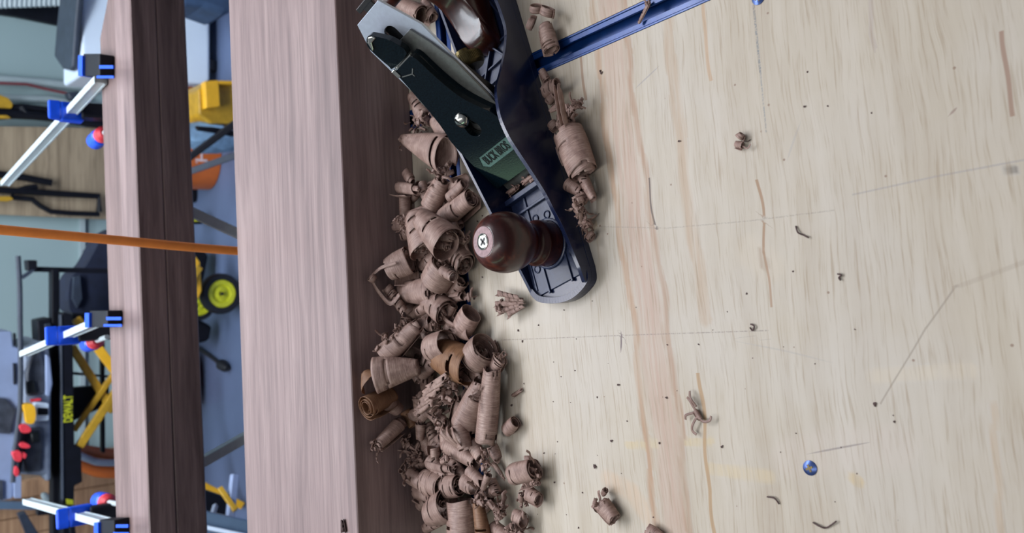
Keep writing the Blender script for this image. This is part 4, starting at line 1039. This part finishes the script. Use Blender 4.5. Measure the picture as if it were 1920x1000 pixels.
# ------------------------------------------------------------------ on the floor, seen through the gap
FY = 3.25
white = thing('storage_bin', 'big pale white bin with a charcoal lid on the floor behind the walnut stack', 'bin', (atY(300, 60, FY).x, FY, FLOOR))
pb = atY(140, 140, FY); 
bm = B()
x_l = atY(200, 146, FY).x; z_b = FLOOR + .04; z_t = atY(152, 60, FY).z
add_prism(bm, [Vector((x_l, FY, z_t)), Vector((x_l + .03, FY, z_b + .02)), Vector((x_l + .05, FY, z_b)), Vector((x_l + .47, FY, z_b)), Vector((x_l + .52, FY, z_t))], (0, .27, 0))
mk('body', bm, M['white'], white, bevel=.03, seg=4)
lid = [(113, 108), (117, 60), (123, 4), (128, -90), (160, -90), (157, 0), (153, 45), (147, 128), (142, 134), (129, 131)]
bm = B(); add_prism(bm, [at(x, y, z_t + .004) for x, y in lid], (0, 0, .022)); mk('lid', bm, M['charcoal'], white, bevel=.008, seg=3)
for dx in (.12, .40):
    bm = B(); add_tube(bm, [(x_l + dx - .02, FY + .05, FLOOR + .04), (x_l + dx + .02, FY + .05, FLOOR + .04)], .04, 18); mk('wheel', bm, M['rubber'], white)
boxed('folded_tarp', 'slate blue folded tarp in the gap beside the white bin, top of photo', 'tarp', [(340, -60), (440, -60), (440, 20), (418, 26), (380, 12), (340, 8)], FY - .35, .2, M['slate'], .02)
# yellow case
case = thing('tool_case', 'bright yellow tool case standing beside the white bin', 'tool case', (*atY(400, 190, 3.0).xy, FLOOR))
bm = B(); slab(bm, [(372, 168), (386, 152), (470, 150), (470, 232), (395, 232), (374, 215)], 3.02, .18); mk('body', bm, M['yellow_dark'], case, bevel=.008)
bm = B(); slab(bm, [(384, 152), (410, 150), (413, 200), (387, 203)], 2.98, .04); mk('latch_block', bm, M['yellow'], case, bevel=.004)
bm = B(); slab(bm, [(411, 151), (440, 152), (440, 158), (411, 157)], 2.98, .04); mk('handle', bm, M['yellow'], case, bevel=.002)
boxed('work_glove', 'brown rounded leather glove between the white bin and the yellow case', 'glove', [(345, 170), (352, 162), (360, 160), (368, 166), (371, 180), (370, 226), (345, 235)], 3.225, .02, M['rust'], .012)
# bucket
bk = atY(423, 292, 3.22); bx_, by_ = bk.x, 3.36
bucket = thing('bucket', 'orange plastic bucket with white lettering behind two dark bars', 'bucket', (bx_, by_, FLOOR))
BM_ = Matrix.Translation((bx_, by_, FLOOR))
bm = B(); add_lathe(bm, [(0, .004), (.122, .004), (.126, 0), (.130, .004), (.147, .33), (.154, .332), (.154, .345), (.147, .37), (.143, .37), (.127, .012), (0, .012)], BM_, 48)
mk('body', bm, M['orange'], bucket, smooth=True)
def on_bucket(name, txt, z, size, rr):
    c = text_mesh(name, txt, size, M['letter_white'], None, Matrix(), .0006, 1.0, .0012)
    for v in c.data.vertices:
        a_ = v.co.x / rr - PI / 2 + BA; R_ = rr + .0015 + v.co.z
        h = z + v.co.y; v.co = Vector((R_ * math.cos(a_), R_ * math.sin(a_), h))
    c.parent = bucket
BA = .0
on_bucket('lettering', "LET'S DO", .165, .062, .1375)
on_bucket('lettering', 'THIS.', .082, .066, .1335)
bm = B(); 
hp = [Vector((bx_ + .152 * math.cos(a_), by_ - .02 - .05 * math.sin(a_), FLOOR + .335 - .13 * math.sin(a_))) for a_ in [PI * i / 14 for i in range(15)]]
add_tube(bm, hp, .0025, 8); mk('wire_handle', bm, M['alu'], bucket, smooth=True)
# clear blue plastic bag next to it
crb = B(); rr_ = random.Random(4)
add_lathe(crb, [(0, 0), (.035, .01), (.05, .08), (.046, .16), (.03, .22), (.0, .23)], Matrix.Translation((atY(380, 252, 3.10).x - .02, 3.06, FLOOR)), 22)
for v in crb.verts: v.co += Vector((noise.noise(v.co * 25), noise.noise(v.co * 25 + Vector((5, 0, 0))), 0)) * .03
tag(mk('plastic_bag', crb, simple('pale_blue_film', sr(128, 160, 190), .3, 0, 0, .3, 25), origin=(atY(380, 252, 3.15).x, 3.15, FLOOR), smooth=True), 'crumpled pale blue plastic bag between the yellow case and the orange bucket', 'bag')
# two dark steel bars of a folded stand in front of the bucket
st = thing('folded_stand', 'folded stand of two dark steel bars leaning in front of the orange bucket', 'stand', (*atY(425, 260, 3.0).xy, FLOOR))
for (p, q, mm) in (((346, 302), (440, 232), 'black'), ((344, 326), (446, 290), 'charcoal')):
    a_, b_ = atY(*p, 2.95), atY(*q, 2.85); dv = b_ - a_; kk = (FLOOR + .014 - a_.z) / dv.z if abs(dv.z) > .01 else 1
    bm = B(); add_bar(bm, a_ - dv * 1.3, a_ + dv * max(1, min(kk, 2.2)), .024, .024, (0, 1, 0)); mk('bar', bm, M[mm], st, bevel=.003)
bm = B(); slab(bm, [(368, 236), (400, 238), (440, 246), (440, 256), (412, 250), (372, 244)], 2.9, .02); mk('foot', bm, M['black'], st, bevel=.003)
# small black and yellow tool, black hose
boxed('tape_measure', 'small black and yellow tape measure on the floor beside the trestle leg', 'tape measure', [(358, 400), (384, 404), (392, 414), (380, 420), (358, 420)], 3.3, .06, M['black'], .006)
bm = B(); slab(bm, [(360, 408), (378, 409), (379, 415), (360, 416)], 3.295, .004)
bpy.data.objects['tape_measure']; o = mk('yellow_label', bm, M['lime'], None, origin=(0, 0, 0)); o.parent = bpy.data.objects['tape_measure']; o.data.transform(mat_of(o.parent).inverted())
boxed('shop_vacuum_hose', 'black ribbed hose end on the floor beneath the orange hose', 'hose', [(355, 345), (378, 350), (392, 364), (386, 378), (355, 380)], 3.5, .08, M['black'], .02)
# yellow wheeled machine
def wheel(bm, c, R, w, part):
    Mx = Matrix.Translation(c) @ Matrix.Rotation(PI / 2, 4, 'X')
    if part == 'tyre': add_lathe(bm, [(R * .70, -w), (R * .93, -w), (R, -w * .6), (R, w * .6), (R * .93, w), (R * .70, w), (R * .70, -w)], Mx, 40, False)
    else: add_lathe(bm, [(0, w * .55), (R * .12, w * .55), (R * .16, w * .75), (R * .40, w * .45), (R * .46, w * .8), (R * .66, w * .9), (R * .72, w * .6), (R * .72, -w * .6), (0, -w * .6)], Mx, 40)
boxed('machine_case', 'black rounded machine case on the floor beside the yellow wheel', 'machine', [(340, 465), (376, 462), (392, 480), (384, 520), (378, 545), (340, 545)], 3.25, .14, M['black'], .012)
boxed('motor_case', 'small black motor case on the floor below the yellow wheels', 'machine', [(340, 592), (372, 598), (398, 612), (392, 640), (372, 645), (340, 640)], 3.22, .14, M['black'], .012)
# black power cable with plug
bm = B(); cp = [at(350, 640, FLOOR + .012), at(385, 662, FLOOR + .012), at(402, 674, FLOOR + .010), at(414, 684, FLOOR + .012)]
add_tube(bm, smooth_pts(cp, 5), .0085, 8); cab = mk('power_cable', bm, M['rubber'], origin=(cp[0].x, cp[0].y, FLOOR), smooth=True)
tag(cab, 'black power cable with its plug lying on the blue grey floor', 'cable')
bm = B(); q = at(412, 682, FLOOR + .02); q2 = at(426, 692, FLOOR + .02); add_tube(bm, [q, q.lerp(q2, .2), q.lerp(q2, .8), q2], [.012, .022, .018, .008], 12); mk('plug', bm, M['rubber'], cab, smooth=True)
boxed('gas_can', 'red plastic can just showing below the walnut stack', 'can', [(330, 655), (368, 660), (378, 680), (380, 735), (374, 765), (330, 768)], 3.4, .25, M['red'], .02)
# yellow scissor stand in the lower part of the gap
ys = thing('work_stand', 'grey steel work stand low in the gap at the bottom of the photo', 'work stand', (*atY(420, 930, 2.2).xy, FLOOR))
for (p, q, mm, w_) in (((412, 915), (442, 958), 'yellow_dark', .014), ((404, 948), (396, 975), 'grey', .012), ((440, 890), (428, 1000), 'pale', .020)):
    bm = B(); a_, b_ = atY(*p, 2.25), atY(*q, 2.2); add_bar(bm, a_, b_, w_, w_, (0, 1, 0)); mk('brace' if w_ < .018 else 'post', bm, M[mm], ys, bevel=.002)
bm = B(); a_, b_ = atY(330, 966, 2.15), atY(470, 996, 2.1); add_bar(bm, a_, b_, .05, .022, (0, 1, 0)); mk('rail', bm, M['leg_grey'], ys, bevel=.002)
bm = B(); a_, b_ = atY(330, 977, 2.13), atY(470, 1007, 2.08); add_bar(bm, a_, b_, .010, .010, (0, 1, 0)); mk('rail_edge', bm, M['white'], ys, bevel=.001)
bm = B(); p = atY(430, 990, 2.2); add_box(bm, p.x - .25, p.x + .02, 2.1, 2.5, FLOOR, FLOOR + .03); mk('foot', bm, M['black'], ys, bevel=.003)
bm = B(); slab(bm, [(384, 920), (428, 935), (424, 985), (386, 980)], 2.6, .05); mk('dark_panel', bm, M['black'], ys)

# ------------------------------------------------------------------ along the back wall
PW = 4.22
boxed('plywood_panel', 'stained plywood panel leaning on the back wall behind the black bar clamps', 'plywood', [(-60, 236), (205, 240), (205, 412), (-60, 400)], PW, .018, M['plyback'], .001)
def black_clamp(label, bars, tips, Y=PW - .05):
    allp = [q for b in bars for q in b[0]]
    t = thing('trigger_clamp', label, 'clamp', base_of(allp, Y))
    for i, (pts, r) in enumerate(bars):
        bm = B(); tubeY(bm, pts, Y, r, 8); mk('bar' if i == 0 else 'frame', bm, M['black'], t, smooth=True)
    for poly in tips:
        bm = B(); slab(bm, poly, Y - .03, .03); mk('yellow_grip', bm, M['yellow_dark'], t, bevel=.004)
    return t
black_clamp('black clamp with a straight stub bar on the plywood panel', [([(-60, 322), (0, 327), (45, 333), (97, 343)], .016)], [[(-40, 333), (6, 336), (10, 343), (-40, 342)]])
black_clamp('black clamp with a bent square frame low on the plywood panel', [([(-60, 352), (20, 358), (60, 360), (120, 364), (185, 368), (186, 398)], .015), ([(20, 370), (60, 374), (75, 386), (95, 397), (130, 400), (186, 402)], .012), ([(20, 362), (50, 352), (70, 350)], .012)], [[(-40, 369), (18, 368), (26, 374), (16, 378), (-40, 376)]])
black_clamp('black clamp with the yellow round grip at the upper edge of the plywood panel', [([(-60, 222), (20, 214), (60, 216), (120, 222), (205, 236)], .022), ([(-60, 206), (40, 200), (110, 208), (205, 205)], .014), ([(40, 200), (50, 216)], .02)], [[(-40, 178), (2, 178), (16, 184), (25, 196), (22, 203), (-40, 200)], [(-40, 216), (14, 216), (22, 222), (-40, 222)]])
# pipes and a dark socket near the right end of the wall
for i, (pts, r, mm, lb) in enumerate((([(-60, 143), (0, 149), (90, 156), (190, 167)], .020, 'white_trim', 'pale pipe on the back wall beside the red wire'), ([(-60, 176), (20, 184), (90, 186), (190, 200)], .016, 'white_trim', 'pale pipe on the back wall next to the yellow grip'))):
    bm = B(); tubeY(bm, pts, 4.26, r, 10); tag(mk('wall_pipe', bm, M[mm], origin=atY(*pts[-1], 4.26), smooth=True), lb, 'pipe')
bm = B(); tubeY(bm, [(-60, 152), (0, 156), (50, 158), (90, 168), (130, 176)], 4.22, .007, 6); tag(mk('wire', bm, simple('red_wire', sr(120, 60, 66), .5), origin=atY(130, 176, 4.22), smooth=True), 'thin dark red wire running along the pale wall pipe', 'wire')
boxed('pipe_fitting', 'dark grey round fitting at the end of the red wire', 'fitting', [(124, 172), (150, 171), (152, 186), (130, 188)], 4.18, .05, M['charcoal'], .01)
# ribbed roller shutter and the black gap under it
bm = B()
for i in range(15):
    x = -6 + i * 9.2
    a_, b_ = atY(x, -60, 4.15), atY(x - 3, 15 - .035 * (x), 4.15); add_tube(bm, [a_, b_], .0095, 8)
tag(mk('ribbed_duct', bm, M['alu'], origin=atY(120, 14, 4.15), smooth=True), 'ribbed pale grey duct in the top left corner of the photo', 'duct')
boxed('wall_vent', 'black recess panel under the ribbed duct on the back wall', 'vent', [(-40, 14), (126, 2), (126, -80), (300, -80), (300, 20), (118, 48), (30, 30), (-40, 20)], 4.26, .035, M['black'], .003)
# corner post, dark lean-to stick
bm = B(); tubeY(bm, [(158, 475), (190, 440)], 4.1, .012, 6); tag(mk('stick', bm, M['charcoal'], origin=atY(190, 440, 4.1)), 'thin dark stick leaning on the back wall beside the orange hose', 'stick')
# navy backpack
bg_ = smooth_pts([Vector((x, y, 0)) for x, y in [(196, 440), (178, 470), (160, 500), (138, 515), (130, 535), (130, 575), (142, 590), (196, 600), (240, 600), (240, 440)]], 4, True)
o = boxed('backpack', 'dark navy bag hanging from the black stand arm', 'bag', [(p.x, p.y) for p in bg_], 3.25, .16, M['navy'], .03)
o.modifiers['bevel'].segments = 4
bm = B(); slab(bm, [(139, 520), (150, 517), (154, 560), (145, 578), (137, 560)], 3.225, .03); pk_ = mk('pocket', bm, M['charcoal'], origin=(0, 0, 0)); pk_.parent = o; pk_.data.transform(mat_of(o).inverted())

# ------------------------------------------------------------------ table saw on its black stand
SY = 3.02
stand = thing('saw_stand', 'black saw stand with yellow crossed legs and yellow lettering on its rail', 'saw stand', (*atY(120, 740, SY).xy, FLOOR))
def ps(name, poly, Y, dpt, m, par=stand, bev=.004): bm = B(); slab(bm, poly, Y, dpt); return mk(name, bm, M[m], par, bevel=bev)
ps('rear_rail', [(97, 505), (112, 505), (115, 1010), (98, 1010)], SY, .05, 'black')
rl = ps('front_rail', [(116, 585), (136, 590), (140, 835), (152, 840), (154, 905), (140, 912), (138, 1010), (117, 1010)], SY - .06, .06, 'black')
ps('rail_edge', [(112, 590), (117, 590), (121, 940), (116, 940)], SY - .065, .02, 'charcoal')
ps('arm', [(60, 500), (205, 504), (205, 513), (62, 510)], SY + .02, .03, 'black')
ps('arm_clamp', [(50, 488), (70, 488), (70, 508), (52, 508)], SY, .05, 'black')
ps('bracket', [(40, 518), (62, 504), (66, 508), (44, 524)], SY, .02, 'charcoal', bev=.001)
ps('motor_box', [(70, 602), (96, 596), (98, 650), (84, 652), (72, 642)], SY, .10, 'black')
ps('motor_panel', [(84, 608), (96, 606), (97, 640), (88, 642)], SY - .01, .02, 'charcoal')
ps('cross_panel', [(136, 588), (205, 590), (205, 604), (165, 612), (140, 640), (136, 640)], SY + .03, .04, 'black')
ps('cross_panel', [(136, 728), (205, 722), (205, 760), (170, 775), (138, 790)], SY + .05, .04, 'black')
ps('inner_post', [(190, 640), (197, 640), (198, 850), (191, 850)], SY + .08, .03, 'black')
ps('stretcher', [(136, 698), (205, 705), (205, 709), (136, 703)], SY + .08, .02, 'charcoal', bev=.001)
for (p, q, w_, mm, dy) in (((142, 598), (382, 916), .030, 'yellow', .0), ((134, 650), (212, 772), .026, 'yellow_dark', .03), ((148, 838), (374, 500), .026, 'yellow_dark', -.03), ((138, 808), (225, 685), .018, 'yellow_dark', .02)):
    bm = B(); add_bar(bm, atY(*p, SY - .01 + dy), atY(*q, SY - .01 + dy), w_, .02, (0, 1, 0)); mk('leg', bm, M[mm], stand, bevel=.003)
for (p, q, mm) in (((375, 908), (505, 938), 'yellow'),):
    a_, b_ = atY(*p, SY - .02), atY(*q, SY - .02); b_.z = max(b_.z, FLOOR + .014)
    bm = B(); add_bar(bm, a_, b_, .028, .024, (0, 1, 0)); mk('foot', bm, M[mm], stand, bevel=.003)
bm = B(); slab(bm, [(355, 474), (366, 478), (376, 492), (379, 545), (372, 562), (355, 565)], SY - .03, .06); mk('leg_end', bm, M['yellow'], stand, bevel=.006)
YW = 3.05
c = atY(414, 551, YW); Rw = .5 * 76 * (c - Vector((0, 0, H))).dot(Vector((0, CP, -SP))) / F
c = Vector((c.x, c.y, max(c.z, FLOOR + Rw + .001)))
bm = B(); wheel(bm, c, Rw, .022, 'tyre'); ty = mk('wheel', bm, M['rubber'], stand, smooth=True)
bm = B(); wheel(bm, c, Rw, .022, 'hub'); hb = mk('hub', bm, M['lime'], ty, smooth=True)
bm = B(); add_tube(bm, [c + Vector((0, -.024, 0)), c + Vector((0, .03, 0))], .006, 12); mk('axle', bm, M['rubber'], ty)
c2 = atY(372, 572, YW + .12)
bm = B(); wheel(bm, Vector((c2.x, c2.y, c2.z)), Rw * .78, .02, 'tyre'); ty2 = mk('wheel', bm, M['rubber'], stand, smooth=True)
bm = B(); wheel(bm, Vector((c2.x, c2.y, c2.z)), Rw * .78, .021, 'hub'); mk('hub', bm, M['lime'], ty2, smooth=True)
lb = ps('label', [(121, 745), (134, 745), (136, 790), (122, 790)], SY - .064, .003, 'black', rl, .0005)
LM = atY(128.5, 767, SY - .0645)
text_mesh('lettering', 'DEWALT', .037, M['lime'], lb, mat_of(stand).inverted() @ Matrix.Translation(LM) @ Matrix.Rotation(PI / 2, 4, 'X'), .0004, .60, .0010)
ps('lower_label', [(124, 936), (137, 938), (138, 955), (126, 955)], SY - .064, .003, 'lime', rl, .0005)
ps('foot_bar', [(95, 945), (150, 952), (150, 962), (70, 968), (70, 958)], SY - .1, .03, 'black')
ps('foot_bar', [(128, 950), (136, 950), (144, 1010), (134, 1010)], SY - .1, .03, 'black')

SYS = 2.96
saw = thing('table_saw', 'grey table saw with red and yellow knobs on the black stand', 'table saw', (*atY(92, 780, SYS).xy, atY(97, 780, SYS).z))
def pw(name, poly, Y, dpt, m, par=saw, bev=.005): return ps(name, poly, Y, dpt, m, par, bev)
pw('casting', [(43, 655), (60, 648), (84, 640), (92, 650), (96, 690), (96, 740), (96, 800), (96, 903), (84, 903), (82, 893), (30, 890), (28, 830), (42, 790)], SYS, .30, 'grey', bev=.012)
pw('lower_shell', [(60, 660), (78, 655), (86, 700), (86, 740), (50, 745), (47, 700)], SYS - .02, .03, 'smoke', bev=.01)
pw('dust_window', [(48, 716), (66, 714), (70, 738), (50, 740)], SYS - .03, .012, 'ink')
pw('pale_column', [(86, 664), (94, 670), (99, 720), (94, 745), (86, 742)], SYS - .03, .02, 'pale')
pw('red_stripe', [(56, 749), (78, 747), (79, 752), (58, 756)], SYS - .03, .01, 'red')
pw('throat', [(50, 805), (80, 800), (84, 820), (80, 885), (46, 888), (40, 850)], SYS - .01, .02, 'smoke', bev=.01)
pw('dark_bracket', [(38, 800), (54, 806), (54, 816), (38, 890), (33, 890), (33, 830)], SYS - .025, .02, 'black')
pw('guard_window', [(57, 812), (74, 810), (76, 830), (60, 832)], SYS - .03, .01, 'ink')
sw = pw('switch_housing', [(64, 754), (92, 757), (92, 789), (66, 790)], SYS - .035, .03, 'white', bev=.004)
pw('switch_slot', [(70, 765), (91, 766), (91, 779), (70, 779)], SYS - .038, .006, 'black', sw)
def knob_p(name, poly, m, Y=SYS - .07): return pw(name, [(p.x, p.y) for p in smooth_pts([Vector((x, y, 0)) for x, y in poly], 3, True)], Y, .03, m, bev=.006)
knob_p('yellow_paddle', [(44, 760), (60, 758), (67, 768), (67, 786), (62, 795), (50, 794), (47, 778)], 'yellow')
for poly in ([(37, 799), (50, 797), (58, 804), (56, 811), (42, 812)], [(38, 833), (48, 831), (57, 837), (52, 841), (40, 840)], [(24, 850), (36, 846), (42, 856), (38, 866), (28, 864)], [(28, 877), (33, 876), (36, 885), (33, 894), (27, 890)], [(44, 850), (50, 852), (48, 860), (43, 858)]):
    knob_p('red_knob', poly, 'red')
pw('table', [(-70, 620), (22, 622), (25, 650), (42, 655), (42, 690), (39, 760), (30, 800), (26, 840), (24, 935), (-70, 955)], SYS + .02, .28, 'pale', bev=.004)
pw('table_opening', [(-20, 745), (12, 748), (30, 770), (20, 815), (-20, 812)], SYS + .005, .02, 'smoke')
pw('table_slot', [(25, 625), (30, 625), (30, 648), (26, 648)], SYS + .0, .012, 'black', bev=.001)
pw('table_slot', [(26, 682), (30, 682), (30, 722), (27, 722)], SYS + .0, .03, 'black', bev=.001)
pw('leg_foot', [(26, 893), (40, 893), (40, 935), (27, 935)], SYS, .04, 'pale', bev=.002)
pw('table_label', [(-20, 900), (6, 902), (6, 938), (-20, 938)], SYS + .01, .012, 'smoke', bev=.001)
bm = B(); tubeY(bm, [(34, 480), (37, 540), (38, 620), (39, 700), (38, 760), (34, 800), (27, 850), (24, 905)], SYS - .05, .0075, 10); mk('fence_rail', bm, M['charcoal'], saw, smooth=True)

# ------------------------------------------------------------------ brown panelled cabinet and things by it
CY = 3.75
cab_ = thing('wood_cabinet', 'brown plank fronted cabinet at the lower left corner of the photo', 'cabinet', (*atY(100, 960, CY).xy, FLOOR))
p0 = atY(0, 893, CY + .0); xr = p0.x - 0
bm = B(); zt = atY(-140, 940, CY).z
add_box(bm, xr - 1.2, xr - .03, CY, CY + .4, FLOOR + .0, zt); mk('carcass', bm, M['crate'], cab_, bevel=.004)
bm = B()
for i in range(16): add_box(bm, xr - 1.19 + i * .0725, xr - 1.19 + i * .0725 + .068, CY - .012, CY, FLOOR + .05, zt - .02)
mk('plank_front', bm, M['crate'], cab_, bevel=.003)
boxed('storage_rail', 'flat blue grey bar lying across the brown cabinet front', 'rail', [(-40, 940), (104, 944), (104, 957), (-40, 955)], CY - .10, .03, M['leg_grey'], .002)
boxed('hand_tool', 'dark grey tool handle hanging at the bottom left of the photo', 'tool', [(34, 966), (48, 961), (78, 1010), (52, 1010)], CY - .2, .04, M['charcoal'], .004)
# coiled orange brown hose with grey band under the saw
coil = thing('hose_coil', 'orange brown coiled hose with a grey band behind the yellow legs', 'hose', (*atY(180, 868, 3.5).xy, FLOOR))
bm = B()
tubeY(bm, smooth_pts([Vector((x, y, 3.5)) for x, y in [(145, 842), (165, 846), (190, 850), (240, 856)]], 4), 3.5, .022, 12)
mk('upper_loop', bm, M['rust'], coil, smooth=True)
bm = B(); tubeY(bm, smooth_pts([Vector((x, y, 3.5)) for x, y in [(140, 866), (165, 876), (190, 884), (240, 886)]], 4), 3.5, .026, 12); mk('lower_loop', bm, M['orange'], coil, smooth=True)
bm = B(); tubeY(bm, smooth_pts([Vector((x, y, 3.46)) for x, y in [(140, 850), (165, 861), (190, 868), (240, 868)]], 4), 3.46, .014, 12); mk('grey_band', bm, M['grey'], coil, smooth=True)
boxed('rag', 'off white crumpled rag beneath the saw, near the lowest bar clamp', 'rag', [(78, 930), (88, 925), (98, 934), (104, 944), (92, 948), (84, 944)], 3.3, .04, M['white_trim'], .01)
boxed('red_cap', 'small red cap under the saw near the lowest bar clamp', 'cap', [(86, 955), (98, 953), (102, 960), (90, 963)], 3.3, .03, M['red'], .006)

# ------------------------------------------------------------------ last shavings around the plane
roll(752, 12, 790, 30, 16, 20, 'brown shaving behind the plane iron, at the top of the photo', z=.02, turns=1.8, inner=.7, th=1)
roll(795, 2, 812, 34, 10, 13, 'narrow shaving beside the long blue track behind the plane iron', z=.012, turns=1.6, inner=.7)
for i, (x, y, r, lb) in enumerate(((962, 356, 5, 'brown scrap of shaving jammed in the plane mouth, nearer the far cheek'), (990, 336, 5, 'brown scrap of shaving jammed in the plane mouth by the near cheek'))):
    k = px_m(x, 0, .01); p = at(x, y, .0105); bm = B()
    d_ = Vector((math.sin(PA), -math.cos(PA), 0)) * .006
    curl(bm, p - d_, p + d_, .0022, .0016, 1.6, .6, seed=500 + i, nv=6, slits=1, rag=.2); frill(bm, p, .004, 4, 510 + i, .002)
    tag(mk('wood_shaving', bm, M['shav'], origin=p, solid=.0002), lb, 'wood shaving')

# frizz scattered over the heap
for (x, y, r, z, n, lb) in ((722, 632, 9, .045, 12, 'pale frizz on the board side of the long tapering horn curl'), (755, 612, 8, .03, 10, 'frizz between the small cut cylinder and the tapering horn curl'),
        (812, 610, 10, .022, 14, 'torn crumbs of curl beneath the thin loop ribbon'), (880, 560, 6, .008, 6, 'little frizz on the blue track right of the middle heap'),
        (868, 452, 9, .016, 12, 'dark frizz in the hollow under the tube by the knob'), (760, 828, 9, .02, 12, 'stringy frizz between the slim tube and the lowest heap'),
        (850, 720, 10, .024, 12, 'broken curl bits in the hollow beside the amber bowl'), (888, 745, 8, .026, 8, 'brittle frizz on top of the cone shaving'),
        (900, 938, 12, .02, 16, 'loose frizz above the amber sided tall curl'), (760, 890, 9, .03, 12, 'curly frizz on the board side of the lowest heap'),
        (1000, 905, 9, .012, 10, 'frizz on the outer side of the chunky faceted curl'), (835, 860, 8, .026, 9, 'small torn curl between arched tube and ribbon bands')):
    crumple(x, y, r, n, lb, z=z, size=.0026)
